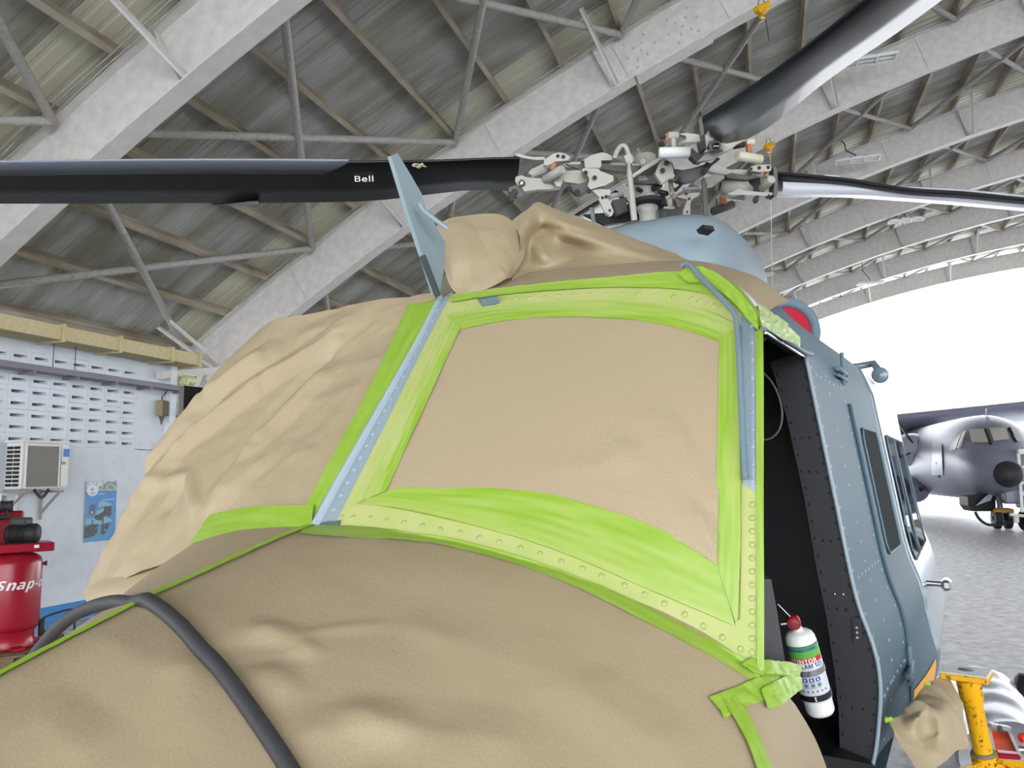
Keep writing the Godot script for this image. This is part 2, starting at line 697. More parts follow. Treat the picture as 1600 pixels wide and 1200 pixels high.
	for i in range(75):
		var z := 23.0 - 1.0 * i
		if z < z0: break
		var st := mb()
		arc_sweep(st, sec.map(func(q): return [q[0], 1.145 + q[1]]), z, asin((-11.9 - ARC_X) / (ARC_R)), asin((49.5 - ARC_X) / ARC_R), 30)
		var lit := fposmod(z - rib_z(1) - 0.1, 6.0) < 1.0
		part("skylight_panel" if lit else "roof_panel", st, M.skylight if lit else M.sheet, c)
	# cross bracing between the ribs
	for k in range(0, 8):
		var za := rib_z(k)
		var zb := rib_z(k + 1)
		for i in range(0, 14):
			var ta := a0 + node * i
			var tb := a0 + node * (i + 1)
			if tb > a1: break
			for q in [[ta, za, tb, zb], [tb, za, ta, zb]]:
				var p := arc_a(q[0], 0.86) + Vector3(0, 0, q[1] - 0.15)
				var r := arc_a(q[2], 0.86) + Vector3(0, 0, q[3] + 0.15)
				var st := mb()
				if q[0] > q[2]:
					p += Vector3(0, -0.09, 0)
				tube(st, [p, r], 0.064, 8)
				if k == 1:
					for t in [0.33, 0.42]:
						tube(st, [p.lerp(r, t), p.lerp(r, t + 0.012)], 0.07, 8)
				part("brace", st, M.brace, c)
	# conduits clipped to the upper edge of the two nearest ribs
	for k in [1, 2]:
		for e in [0.0, 0.05]:
			var path := []
			for i in 41:
				var t := lerpf(a0 + 0.03, a0 + 0.5, i / 40.0)
				path.append(arc_a(t, 0.9 + e + 0.012 * sin(i * 1.7 + e * 40)) + Vector3(0, 0, rib_z(k) + 0.18 + e))
			var st := mb()
			tube(st, path, 0.012, 6)
			part("conduit", st, M.brace, c)
	# end beams of the eaves
	for x in [-11.75, 49.4]:
		var st := mb()
		box(st, Vector3(x, 4.3, (z0 + z1) / 2), Vector3(0.2, 0.3, z1 - z0))
		part("eave_beam", st, M.rib, c)
	# light fittings on long wires
	var spots := [[1355, 95, -18.0, 1318, 32], [1340, 250, -24.2, 1318, 205], [1415, 345, -31.5, 1408, 318], [1360, 443, -41.5, 1345, 405]]
	var say := ["white lattice light fitting hanging nearest, below the upper right rib", "white lattice light fitting hanging beyond the nearest one, left of it", "small white light fitting hanging just below the right rotor blade", "smallest and farthest white light fitting, near the last ribs"]
	for i in 4:
		var s: Array = spots[i]
		var p := pZ(s[0], s[1], s[2])
		var t := thing("hanging_light", p + Vector3(0, -0.05, 0), say[i], "light", "lights hanging from the ribs")
		var fr := mb()
		for q in [-0.3, -0.1, 0.1, 0.3]: box(fr, p + Vector3(q * 2.0, 0, 0), Vector3(0.05, 0.06, 0.34))
		for q in [-0.16, 0.0, 0.16]: box(fr, p + Vector3(0, 0, q), Vector3(1.25, 0.05, 0.04))
		part("frame", fr, M.paintwhite, t)
		for q in [-0.4, 0.0, 0.4]:
			var lamp := mb()
			cbox(lamp, p + Vector3(q, 0.05, 0), Basis(), Vector3(0.3, 0.09, 0.26), 0.02)
			part("lamp_housing", lamp, M.acwhite, t)
		var roof := arc(p.x - 0.4, 1.1)
		var wire := mb()
		var path := []
		for j in 9:
			var u := j / 8.0
			path.append(Vector3(lerpf(p.x, p.x - 0.45, u) + 0.06 * sin(u * 9), lerpf(p.y, roof.y, u), p.z + 0.03 * sin(u * 7)))
		tube(wire, path, 0.018, 6)
		part("wire", wire, M.darkgrey, t)
	# orange hoists on the ribs, each with its rope
	var hs_ := [[1190, 14, -13.0, "orange chain hoist hanging at the top edge, above the rotor hub"], [1201, 229, -19.0, "orange chain hoist hanging just right of the rotor hub"]]
	for i in 2:
		var s: Array = hs_[i]
		var p := pZ(s[0], s[1], s[2])
		var t := thing("chain_hoist", p - Vector3(0, 0.25, 0), s[3], "hoist", "orange hoists under the ribs")
		var b := mb()
		cbox(b, p, Basis(Vector3(0, 0, 1), 0.2), Vector3(0.2, 0.13, 0.16), 0.03)
		cyl(b, p + Vector3(-0.12, -0.03, 0.02), p + Vector3(0.14, 0.05, 0.02), 0.06, 12)
		cyl(b, p + Vector3(0, -0.08, -0.08), p + Vector3(0, -0.08, 0.12), 0.06, 14)
		part("hoist_body", b, M.yellow, t)
		var hk := mb()
		var path := []
		for j in 9: path.append(p + Vector3(0.05 * sin(j * 0.6), -0.13 - 0.02 * j + 0.02 * maxf(0, j - 6), 0.02))
		tube(hk, path, 0.012, 6)
		part("hook", hk, M.yellow, t)
		var ch := mb()
		for q in [-0.06, 0.06]: tube(ch, [p + Vector3(q, 0.05, 0), Vector3(p.x + q * 0.5, arc(p.x, 0.02).y, p.z)], 0.008, 5)
		part("chain", ch, M.darkgrey, t)
		if i == 1:
			var ro := mb()
			var q := pZ(1207, 470, s[2])
			tube(ro, [p + Vector3(0.03, -0.1, 0), q, Vector3(q.x, 0.3, q.z)], 0.008, 5)
			part("rope", ro, M.paintwhite, t)
		if i == 0:
			var pl := mb()
			tube(pl, [p + Vector3(0.05, -0.1, 0), p + Vector3(0.09, -0.6, 0)], 0.008, 5)
			part("rope", pl, M.darkgrey, t)


# ---------------------------------------------------------------- the left wall and what hangs on it
func build_wall():
	var X := -9.7
	var st := mb()
	box(st, Vector3(X - 0.1, 1.2595, -5.33), Vector3(0.2, 2.519, 10.66))
	box(st, Vector3(X - 0.1, 3.96, -5.33), Vector3(0.2, 0.28, 10.66))
	box(st, Vector3(X - 0.1, 3.165, -10.278), Vector3(0.2, 1.31, 0.764))
	box(st, Vector3(X - 0.1, 3.165, -2.255), Vector3(0.2, 1.31, 4.51))
	box(st, Vector3(X - 0.8, 2.05, -10.6), Vector3(1.4, 4.1, 0.12))
	box(st, Vector3(X - 0.95, 4.12, -5.33), Vector3(1.7, 0.06, 10.66))
	var w := struct("wall_left", st, M.wall)
	var bk := mb()
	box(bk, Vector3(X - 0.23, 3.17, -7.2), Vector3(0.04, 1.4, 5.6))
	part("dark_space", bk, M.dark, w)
	for r in 8:
		for cidx in 17:
			var z := -9.735 + 0.32 * cidx
			var y := 2.60 + 0.1625 * r
			if z > -4.6: continue
			var b := mb()
			var jy := rng.randf_range(-0.003, 0.003)
			var hh := 0.021
			box(b, Vector3(X - 0.1, y - (0.081 + hh) / 2 + jy, z), Vector3(0.2, 0.081 - hh, 0.318))
			box(b, Vector3(X - 0.1, y + (0.081 + hh) / 2 + jy, z), Vector3(0.2, 0.081 - hh, 0.318))
			box(b, Vector3(X - 0.1, y, z - 0.133), Vector3(0.2, 0.045, 0.052))
			box(b, Vector3(X - 0.1, y, z + 0.133), Vector3(0.2, 0.045, 0.052))
			# the opening narrows inwards on one side
			st = b
			st.set_smooth_group(-1)
			slab(b, [Vector3(X - 0.02, y - hh, z - 0.107), Vector3(X - 0.19, y - hh, z - 0.107), Vector3(X - 0.19, y - hh, z - 0.06)], Vector3(0, 2 * hh, 0))
			part("vent_block", b, M.wall, w)
	var bb := mb()
	box(bb, Vector3(X + 0.008, 0.14, -5.33), Vector3(0.016, 0.26, 10.66))
	var base := struct("baseboard_left", bb, M.blue)
	# the wall behind the ribs' feet, with its barred opening
	var wb := mb()
	box(wb, Vector3(-12.15, 2.2, -30.1), Vector3(0.2, 4.4, 39))
	struct("wall_west", wb, M.wall)
	var pier := mb()
	box(pier, Vector3(X - 0.02, 2.1, -10.6), Vector3(0.24, 4.2, 0.14))
	struct("trim_pier", pier, M.wall)
	var gx := -9.78
	var win := Node3D.new()
	win.name = "window_1"
	win.position = Vector3(gx, 2.7, -11.0)
	add_child(win)
	win.set_meta("kind", "structure")
	var fr := mb()
	box(fr, Vector3(gx, 2.78, -10.98), Vector3(0.1, 0.08, 0.62))
	box(fr, Vector3(gx, 3.86, -10.98), Vector3(0.1, 0.08, 0.62))
	box(fr, Vector3(gx, 3.32, -11.27), Vector3(0.1, 1.1, 0.06))
	part("window_frame", fr, M.wall, win)
	for i in 6:
		var bar := mb()
		tube(bar, [Vector3(gx, 2.9 + 0.16 * i, -10.68), Vector3(gx, 2.9 + 0.16 * i, -11.27)], 0.012, 6)
		part("bar", bar, M.paintwhite, win)
	var under := mb()
	box(under, Vector3(X - 0.08, 1.37, -10.98), Vector3(0.14, 2.74, 0.62))
	struct("wall_left_return", under, M.wall)
	# cream duct along the top of the wall
	var t := thing("air_duct", Vector3(-9.4, 3.96, -4), "cream sheet-metal air duct running along the top of the left wall", "duct")
	var d := mb()
	var cuts := [-10.75, -10.1, -9.03, -8.03, -6.9, -5.8, -4.7, -3.0]
	for i in cuts.size() - 1:
		var dd := mb()
		cbox(dd, Vector3(-9.42, 4.06, (cuts[i] + cuts[i + 1]) / 2), Basis(), Vector3(0.44, 0.2, cuts[i + 1] - cuts[i] - 0.01), 0.006)
		part("duct_section", dd, M.duct, t)
	for i in cuts.size():
		var fl := mb()
		cbox(fl, Vector3(-9.42, 4.06, cuts[i]), Basis(), Vector3(0.5, 0.26, 0.035), 0.004)
		part("flange", fl, M.duct, t)
	for z in [-8.44, -8.08, -7.2]:
		var rods := mb()
		tube(rods, [Vector3(-9.42, 3.53, z), Vector3(-9.42, 3.97, z)], 0.006, 5)
		part("hanger_rod", rods, M.darkgrey, t)
	# cable tray
	var tr := mb()
	box(tr, Vector3(-9.405, 3.56, -6.0), Vector3(0.012, 0.08, 9.8))
	box(tr, Vector3(-9.5, 3.525, -6.0), Vector3(0.2, 0.01, 9.8))
	box(tr, Vector3(-9.6, 3.56, -6.0), Vector3(0.012, 0.08, 9.8))
	for i in 14: box(tr, Vector3(-9.55, 3.5, -10.6 + i * 0.7), Vector3(0.29, 0.04, 0.04))
	top("cable_tray", tr, M.tray, "grey perforated cable tray fixed along the vented wall under the duct", "cable tray")
	# yellow down pipe with elbow
	var dp := thing("drain_pipe", Vector3(-9.6, 0, -10.82), "pale yellow down pipe with an elbow in the wall corner", "pipe")
	var p0 := Vector3(-9.6, 3.66, -10.82)
	var pp := mb()
	tube(pp, [Vector3(-9.6, 0.0, -10.82), p0 + Vector3(0, 0, 0)], 0.075, 14)
	part("pipe", pp, M.pipe, dp)
	var el := mb()
	var ep := []
	for i in 8:
		var a := PI / 2 * i / 7.0
		ep.append(p0 + Vector3(-0.04 * (1 - cos(a)), 0.1 * sin(a), -0.1 * (1 - cos(a))))
	ep.append(p0 + Vector3(-0.05, 0.1, -0.3))
	tube(el, ep, 0.085, 14)
	part("elbow", el, M.pipe, dp)
	var cl := mb()
	tube(cl, [p0 - Vector3(0, 0.12, 0), p0 - Vector3(0, 0.05, 0)], 0.084, 14)
	part("socket", cl, M.pipe, dp)
	# beam and loose bracket at the foot of rib two
	var bm := mb()
	beam(bm, pX(249, 586, -9.6), pX(345, 578, -10.2), 0.12, 0.13)
	top("tie_beam", bm, M.rib, "short grey tie beam from the wall corner to the rib foot", "beam")
	var br := mb()
	var b0 := pZ(266, 504, -11.2)
	var b1 := pZ(352, 576, -13.1)
	beam(br, b0, b1, 0.06, 0.008)
	beam(br, b0 + Vector3(0, 0.03, 0), b1 + Vector3(0, 0.03, 0), 0.008, 0.06)
	top("angle_strut", br, M.rib, "slanting grey steel angle in front of the rib foot above the paper", "strut")
	# electric bell box
	var bx := thing("switch_box", pX(253, 650, -9.62), "small brown and cream box with a rusty drip on the wall corner", "switch box")
	var q := pX(253, 638, -9.62)
	var bo := mb()
	cbox(bo, q, Basis(), Vector3(0.1, 0.27, 0.16), 0.015)
	part("box", bo, mat(C8(150, 140, 104), 0.7), bx)
	var lid := mb()
	cbox(lid, q + Vector3(0.055, 0.0, -0.03), Basis(), Vector3(0.03, 0.25, 0.12), 0.012)
	part("lid", lid, mat(C8(96, 84, 70), 0.7), bx)
	var sp := mb()
	lathe(sp, q - Vector3(0, 0.13, 0), Vector3(0, -1, 0), [[0, 0.045], [0.06, 0.03], [0.07, 0.02], [0.14, 0.012], [0.145, 0]], 10)
	part("bell_mouth", sp, mat(C8(110, 98, 84), 0.8), bx)
	var cb := mb()
	tube(cb, [q + Vector3(0, 0.13, 0), q + Vector3(0.0, 0.2, 0.01), q + Vector3(0, 0.25, -0.06), q + Vector3(0.0, 0.3, -0.1)], 0.01, 6)
	part("cable", cb, M.rubber, bx)


# ---------------------------------------------------------------- surfaces of the helicopter
func w_s(b: float, y: float) -> float:              # where the windscreen surface lies
	var a := absf(b) / 1.2
	var yb := 1.86 - 0.31 * pow(a, 2.1)
	var slope := 0.817 - 0.573 * pow(minf(a, 1.06), 2.5)
	return 1.66 + 0.25 * pow(a, 1.6) + slope * (y - yb) - 0.03 * sin(PI * clampf((y - yb) / 0.85, 0, 1))

func f_wind(p: Vector3) -> float:
	return hs(p) - w_s(hb(p), p.y)

func table(t: Array, x: float) -> float:            # smooth look-up in [[x, value], ...]
	if x <= t[0][0]: return t[0][1]
	for i in t.size() - 1:
		if x <= t[i + 1][0]:
			var a: float = t[maxi(i - 1, 0)][1]
			var d: float = t[mini(i + 2, t.size() - 1)][1]
			return cubic_interpolate(t[i][1], t[i + 1][1], a, d, (x - t[i][0]) / (t[i + 1][0] - t[i][0]))
	return t[-1][1]

var NOSE_TOP := [[0.1, 1.1], [0.25, 1.32], [0.5, 1.5], [0.83, 1.63], [1.15, 1.735], [1.66, 1.862], [2.0, 1.92], [2.6, 1.98]]
var NOSE_W := [[0.1, 0.25], [0.3, 0.62], [0.55, 0.86], [0.85, 1.05], [1.2, 1.19], [1.6, 1.255], [1.9, 1.275], [2.6, 1.3]]

func nose_q(s: float, q: float) -> Vector3:         # q -1..1 round the section
	var w := table(NOSE_W, s)
	var b := w * sin(q * PI / 2)
	return H(s, b, nose_y(s, b, absf(q)))

func nose_y(s: float, b: float, q: float) -> float:
	s -= 0.25 * pow(minf(absf(b) / 1.2, 1.05), 1.6) * smoothstep(0.5, 1.5, s)
	var t := clampf((s - 0.8) / 0.86, 0, 1)
	if b < 0: t = clampf((s - 1.0) / 0.66, 0, 1)
	var d := lerpf(0.66 if b > 0 else 0.76, 0.31, t)
	var p := lerpf(1.35 if b > 0 else 1.2, 2.1, t)
	var yc := table(NOSE_TOP, s)
	var y := yc - d * pow(absf(b) / 1.2, p)
	return y - (y - 0.95) * pow(q, 10)

func f_nose(p: Vector3) -> float:
	var s := clampf(hs(p), 0.12, 2.6)
	var w := table(NOSE_W, s)
	var b := hb(p)
	var q := asin(clampf(absf(b) / w, 0, 1)) * 2 / PI
	return p.y - nose_y(s, b, q)

# half section of the cabin, from the top centre round to the keel
var SEC := [[0.0, 2.84], [0.5, 2.81], [0.85, 2.75], [1.02, 2.675], [1.12, 2.58], [1.175, 2.43], [1.24, 1.95], [1.28, 1.65], [1.303, 1.53], [1.335, 1.42], [1.348, 1.33], [1.343, 1.22], [1.31, 1.04], [1.24, 0.9], [1.0, 0.8], [0.0, 0.74]]

func side_b(y: float) -> float:
	for i in range(4, SEC.size() - 2):
		if y <= SEC[i][1] and y >= SEC[i + 1][1]:
			return lerpf(SEC[i][0], SEC[i + 1][0], (SEC[i][1] - y) / (SEC[i][1] - SEC[i + 1][1]))
	return 1.12 if y > 2.5 else 1.24

# the cabin widens behind the cockpit door, most along its lower edge
func side_at(s: float, y: float) -> float:
	return side_b(y) + smoothstep(2.9, 4.7, s) * (0.05 + 0.04 * smoothstep(1.6, 0.95, y) + 0.10 * smoothstep(1.3, 0.85, y))

func f_side(p: Vector3) -> float:
	return hb(p) - side_at(hs(p), p.y) - 0.004

func slope_of(p: Vector3, f: Callable) -> Vector3:
	var e := 0.004
	var n := Vector3(f.call(p + Vector3(e, 0, 0)) - f.call(p - Vector3(e, 0, 0)), f.call(p + Vector3(0, e, 0)) - f.call(p - Vector3(0, e, 0)), f.call(p + Vector3(0, 0, e)) - f.call(p - Vector3(0, 0, e))).normalized()
	return n if n.dot(EYE - p) > 0 else -n

func turned(n: Vector3) -> Basis:                   # a basis whose y is n
	var x := n.cross(Vector3.UP if absf(n.y) < 0.9 else Vector3.RIGHT).normalized()
	return Basis(x, n, x.cross(n))

var stud_mesh := {}
func stud(parent: Node3D, called: String, p: Vector3, n: Vector3, r: float, m: Material, h := 0.35):
	var key := [r, m, h]
	if not stud_mesh.has(key):
		var st := mb()
		lathe(st, Vector3.ZERO, Vector3.UP, [[-0.002, r * 0.98], [0.0, r], [r * h * 0.6, r * 0.8], [r * h, r * 0.35], [r * h, 0.0]], 8)
		stud_mesh[key] = finish(st, m)
	var o := MeshInstance3D.new()
	o.name = numbered(called, parent)
	o.mesh = stud_mesh[key]
	o.transform = Transform3D(turned(n), p - base_of(parent))
	parent.add_child(o, true)

# a grid between two outlines given as seen, laid on a surface of the helicopter
func laid(lower: Array, upper: Array, nu: int, nv: int, f: Callable, from := 1.0, to := 4.5) -> Array:
	var a := smooth(lower, nu)
	var b := smooth(upper, nu)
	var g := []
	for j in nv:
		var row := []
		for i in nu:
			var q: Vector2 = a[i].lerp(b[i], float(j) / (nv - 1))
			row.append(hit(q.x, q.y, f, from, to))
		g.append(row)
	return g

func lifted(g: Array, fn: Callable) -> Array:       # fn(i, j, p) -> how far along the normal
	var n := normals_of(g)
	var o := []
	for i in g.size():
		var row := []
		for j in g[0].size(): row.append(g[i][j] + n[i][j] * fn.call(i, j, g[i][j]))
		o.append(row)
	return o

func fold(p: Vector3, k := 1.0) -> float:           # soft creases in paper
	var n := wrinkle.get_noise_3d(p.x * 2.4 * k, p.y * 2.4 * k, p.z * 2.4 * k)
	var m := wrinkle.get_noise_3d(p.x * 5.0 * k + 9.0, p.y * 5.0 * k, p.z * 5.0 * k)
	return (1.0 - absf(n) * 2.2) * 0.6 + (0.6 - absf(m)) * 0.4

# a crease along a polyline: height falls off to both sides, sharper on one
func crease(p: Vector3, a: Vector3, b: Vector3, w: float) -> float:
	var ab := b - a
	var t := clampf((p - a).dot(ab) / ab.length_squared(), 0, 1)
	var d := (p - a - ab * t).length()
	return maxf(0.0, 1.0 - d / w) * smoothstep(0.0, 0.25, t + 0.12) * (1.0 - smoothstep(0.75, 1.0, t - 0.12))

func build_heli():
	heli = thing("helicopter", H(3.2, 0, 0.0), "grey-blue helicopter with its nose and windscreens masked for painting, rotor blades spread under the roof", "helicopter")
	# nose shell under the paper
	var g := []
	for i in 24:
		var row := []
		for j in 41:
			var q := -1.0 + j / 20.0
			var s := lerpf(0.1, nose_end(q), i / 23.0)
			var p := nose_q(s, q)
			row.append(p - Vector3(0, 0.02, 0) - LAT * 0.006 * signf(q) * absf(q))
		g.append(row)
	var st := mb()
	grid(st, g)
	part("nose", st, M.heli, heli)
	# left half of the windscreen
	g = []
	for i in 20:
		var row := []
		for j in 25:
			var b := -1.2 * j / 24.0
			var yb := 1.84 - 0.31 * pow(absf(b) / 1.2, 2.1)
			var y := lerpf(yb, 2.68 - 0.3 * pow(absf(b) / 1.2, 3), i / 19.0)
			row.append(H(w_s(b, y) + 0.03 + 0.3 * pow(absf(b) / 1.2, 0.7), b, y - 0.02))
		g.append(row)
	st = mb()
	grid(st, g)
	part("windscreen", st, M.window, heli)
	# right half: the painted frame, with the paper on its pane
	var low := V2([500, 828, 600, 836, 719, 853, 844, 884, 976, 932, 1099, 995, 1160, 1030, 1192, 1046])
	var upp := V2([700, 464, 760, 455, 860, 446, 960, 439, 1060, 437, 1120, 446, 1165, 472, 1190, 514])
	g = laid(low, upp, 90, 56, f_wind)
	var cols := []
	for i in g.size():
		var row := []
		for j in g[0].size():
			var p: Vector3 = g[i][j]
			var n := fine.get_noise_3d(p.x * 9, p.y * 3, p.z * 9)
			row.append(C8(180, 185, 118).lerp(C8(160, 182, 92), clampf(0.25 + n * 0.7, 0, 1)).srgb_to_linear())
		cols.append(row)
	st = mb()
	grid(st, g, false, cols)
	var frame := part("windscreen_frame", st, M.primer, heli)
	var studs := V2([534, 808, 552, 808, 578, 809, 604, 812, 631, 816, 659, 821, 688, 827, 719, 832, 749, 840, 780, 847, 813, 856, 844, 865, 877, 877, 910, 888, 940, 900, 976, 914, 1007, 929, 1038, 943, 1070, 960, 1099, 978, 1129, 996, 1157, 1014,
		732, 476, 805, 466, 827, 465, 850, 463, 874, 461, 897, 460, 921, 459, 945, 459, 971, 459, 997, 459, 1025, 460, 1052, 463, 1081, 466, 1092, 470, 1104, 474, 1115, 477, 1125, 480])
	for k in 12: studs.append(Vector2(1175, 788 + 21.0 * k))
	for v in studs:
		var p := hit(v.x, v.y, f_wind)
		stud(frame, "screw", p, slope_of(p, f_wind), 0.0085, M.rivet_primer)
	# thin seal line round the pane
	st = mb()
	var seal := []
	for v in smooth(V2([600, 792, 650, 801, 750, 824, 825, 845, 900, 872, 1000, 915, 1100, 957, 1143, 975, 1152, 970, 1156, 955, 1158, 800, 1157, 650, 1155, 520]), 50):
		var p := hit(v.x, v.y, f_wind)
		seal.append(p + slope_of(p, f_wind) * 0.002)
	tube(st, seal, 0.0016, 5)
	part("seal", st, mat(C8(150, 170, 60), 0.7), frame)
	# centre post: bare grey strip with two rows of screws and a raised rib
	g = laid(V2([477, 826, 520, 752, 580, 648, 640, 546, 686, 466]), V2([527, 812, 562, 742, 613, 642, 662, 542, 702, 466]), 40, 7, f_wind)
	g = lifted(g, func(i, _j, _p): return 0.006 if i > 0 and i < 6 else 0.0005)
	st = mb()
	grid(st, g)
	var post := part("centre_post", st, M.cowl, heli)
	g = laid(V2([487, 826, 528, 752, 588, 648, 646, 546, 688, 466]), V2([500, 824, 540, 750, 597, 647, 653, 545, 693, 466]), 40, 5, f_wind)
	g = lifted(g, func(i, _j, _p): return [0.004, 0.018, 0.021, 0.018, 0.004][i])
	st = mb()
	grid(st, g)
	part("post_rib", st, M.postlight, post)
	for k in 18:
		var v := Vector2(523, 797).lerp(Vector2(684, 487), pow(k / 17.0, 0.93))
		var p := hit(v.x, v.y, f_wind)
		stud(post, "screw", p + slope_of(p, f_wind) * 0.006, slope_of(p, f_wind), 0.008, M.rivetgrey)
	st = mb()
	var foot := []
	for v in V2([464, 828, 478, 822, 505, 823, 532, 819, 528, 826, 500, 829]): foot.append(hit(v.x, v.y, f_wind) + Vector3(0, 0.012, 0))
	slab(st, foot, Vector3(0, -0.02, 0))
	part("post_foot", st, mat(C8(84, 100, 112), 0.5), post)
	# bare plate and hand rail on the right pillar
	g = laid(V2([1158, 755, 1181, 770]), V2([1157, 490, 1181, 512]), 8, 30, f_wind)
	g = lifted(g, func(i, j, _p): return 0.004 if i > 0 and i < 29 and j > 0 and j < 7 else 0.0)
	st = mb()
	grid(st, g)
	var plate := part("pillar_plate", st, M.cowl, heli)
	for k in 10:
		var p := hit(1176, 510 + 27 * k, f_wind)
		stud(plate, "screw", p + slope_of(p, f_wind) * 0.004, slope_of(p, f_wind), 0.007, M.rivetgrey)
	st = mb()
	var rail := []
	for v in smooth(V2([1072, 424, 1078, 420, 1086, 422, 1100, 438, 1118, 455, 1137, 474, 1150, 488, 1157, 500, 1160, 520, 1162, 560, 1164, 620, 1166, 690, 1168, 750]), 60):
		var p := hit(v.x, v.y, f_wind)
		rail.append(p + slope_of(p, f_wind) * (0.026 if v.y < 745 else 0.016))
	tube(st, rail, 0.0082, 10)
	part("hand_rail", st, M.helimatt, heli)
	# small wedge on the upper frame
	st = mb()
	var wd := []
	for v in V2([746, 468, 776, 463, 781, 474, 757, 482]): wd.append(hit(v.x, v.y, f_wind))
	var nn := slope_of(wd[0], f_wind)
	st.set_smooth_group(-1)
	var t := [wd[0] + nn * 0.004, wd[1] + nn * 0.004, wd[2] + nn * 0.03, wd[3] + nn * 0.036]
	quad(st, t[0], t[1], t[2], t[3])
	for k in 4: quad(st, wd[k], wd[(k + 1) % 4], t[(k + 1) % 4], t[k])
	part("probe_fairing", st, M.helimatt, heli)
	# wire cutter on the roof ahead of the mast
	st = mb()
	var wc := []
	for v in V2([612, 243, 617, 240, 640, 278, 656, 306, 662, 330, 676, 352, 692, 380, 690, 420, 684, 456, 676, 440, 660, 400, 640, 335]): wc.append(pb(v.x, v.y, 0.0))
	slab(st, wc, LAT * 0.012)
	var cutter := part("wire_cutter", st, M.cowl, heli)
	st = mb()
	var lead := []
	for v in V2([612, 243, 640, 335, 662, 402, 680, 458]): lead.append(pb(v.x, v.y, 0.012))
	for k in 3: beam(st, lead[k], lead[k + 1], 0.03, 0.016, LAT)
	part("cutter_edge", st, M.cowl, cutter)
	st = mb()
	tube(st, [pb(654, 318, 0.05), pb(662, 330, 0.06), pb(700, 358, 0.12)], 0.009, 8)
	part("strut", st, M.cowl, cutter)
	st = mb()
	tube(st, [pb(660, 400, 0.03), pb(684, 462, 0.03)], 0.012, 8)
	part("hinge_rod", st, mat(C8(60, 70, 76), 0.5), cutter)
	# roof
	g = []
	for i in 22:
		var row := []
		var s := lerpf(2.16, 7.6, pow(i / 21.0, 1.3))
		for j in 25:
			var u := -1.0 + j / 12.0
			var k := absf(u) * 4.0
			var i0 := mini(int(k), 3)
			var b: float = lerpf(SEC[i0][0], SEC[i0 + 1][0], k - i0) * signf(u)
			var y: float = lerpf(SEC[i0][1], SEC[i0 + 1][1], k - i0)
			var fr := smoothstep(2.2, 3.6, s)
			y = lerpf(y - 0.22 * (1.0 - absf(u * u * u)) - 0.02, y, fr) - 0.5 * smoothstep(0.02, -0.35, u) - 0.05 * (1.0 - fr) - 0.14 * (1.0 - smoothstep(2.2, 3.1, s))
			var ss := s
			if i == 0: ss = maxf(s, w_s(b, y))
			elif s < w_s(b, y): ss = w_s(b, y) + 0.002 * i
			row.append(H(ss, b, y))
		g.append(row)
	st = mb()
	grid(st, g)
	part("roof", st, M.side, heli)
	# mast fairing
	g = []
	var prof := [[2.5, 1.0], [3.0, 1.0], [3.2, 0.998], [3.32, 0.985], [3.42, 0.95], [3.48, 0.9], [3.53, 0.82], [3.57, 0.7], [3.6, 0.5], [3.615, 0.25], [3.62, 0.01]]
	for q in prof:
		var row := []
		for j in 49:
			var a := TAU * j / 48.0
			var cs := cos(a)
			var sn := sin(a)
			var k := pow(pow(absf(cs), 4.0) + pow(absf(sn), 4.0), -0.25)
			row.append(H(4.95 + 0.72 * cs * k * q[1], 0.04 + 0.56 * sn * k * q[1], q[0]))
		g.append(row)
	st = mb()
	grid(st, g)
	var cowl := part("mast_fairing", st, M.cowl, heli)
	st = mb()
	var sl := []
	for v in V2([1098, 351, 1114, 353, 1117, 360, 1102, 357]): sl.append(pd(v.x, v.y, 4.2))
	slab(st, sl, VF * 0.15)
	part("vent_slot", st, M.dark, cowl)
	# air intake with its red blank
	var ic := pd(1229, 517, 4.5)
	var ax := (-AFT * 0.86 + LAT * 0.5).normalized()
	st = mb()
	var ringp := []
	var rx := ax.cross(Vector3.UP).normalized()
	for k in 33: ringp.append(ic + (rx * cos(TAU * k / 32.0) * 1.0 + Vector3.UP * sin(TAU * k / 32.0) * 1.0) * 0.17)
	tube(st, ringp, 0.03, 12, false)
	part("intake_lip", st, M.helimatt, heli)
	st = mb()
	lathe(st, ic, -ax, [[0.0, 0.2], [0.2, 0.22], [0.9, 0.25], [1.6, 0.24]], 24)
	part("intake_duct", st, M.heli, heli)
	st = mb()
	lathe(st, ic - ax * 0.01, ax, [[0, 0.165], [0.012, 0.16], [0.02, 0.12], [0.024, 0.0]], 24)
	top("intake_cover", st, M.redcloth, "red round cover plugged into the air intake above the cabin door", "intake cover")


func nose_end(q: float) -> float:
	var p := nose_q(1.9, q)
	var b := absf(hb(p))
	return 1.67 + 0.25 * pow(minf(b, 1.22) / 1.2, 1.6) + maxf(0.0, 1.5 - p.y) * 0.85


# ---------------------------------------------------------------- masking paper, tape and the hose
var lime := Color8(146, 214, 10)

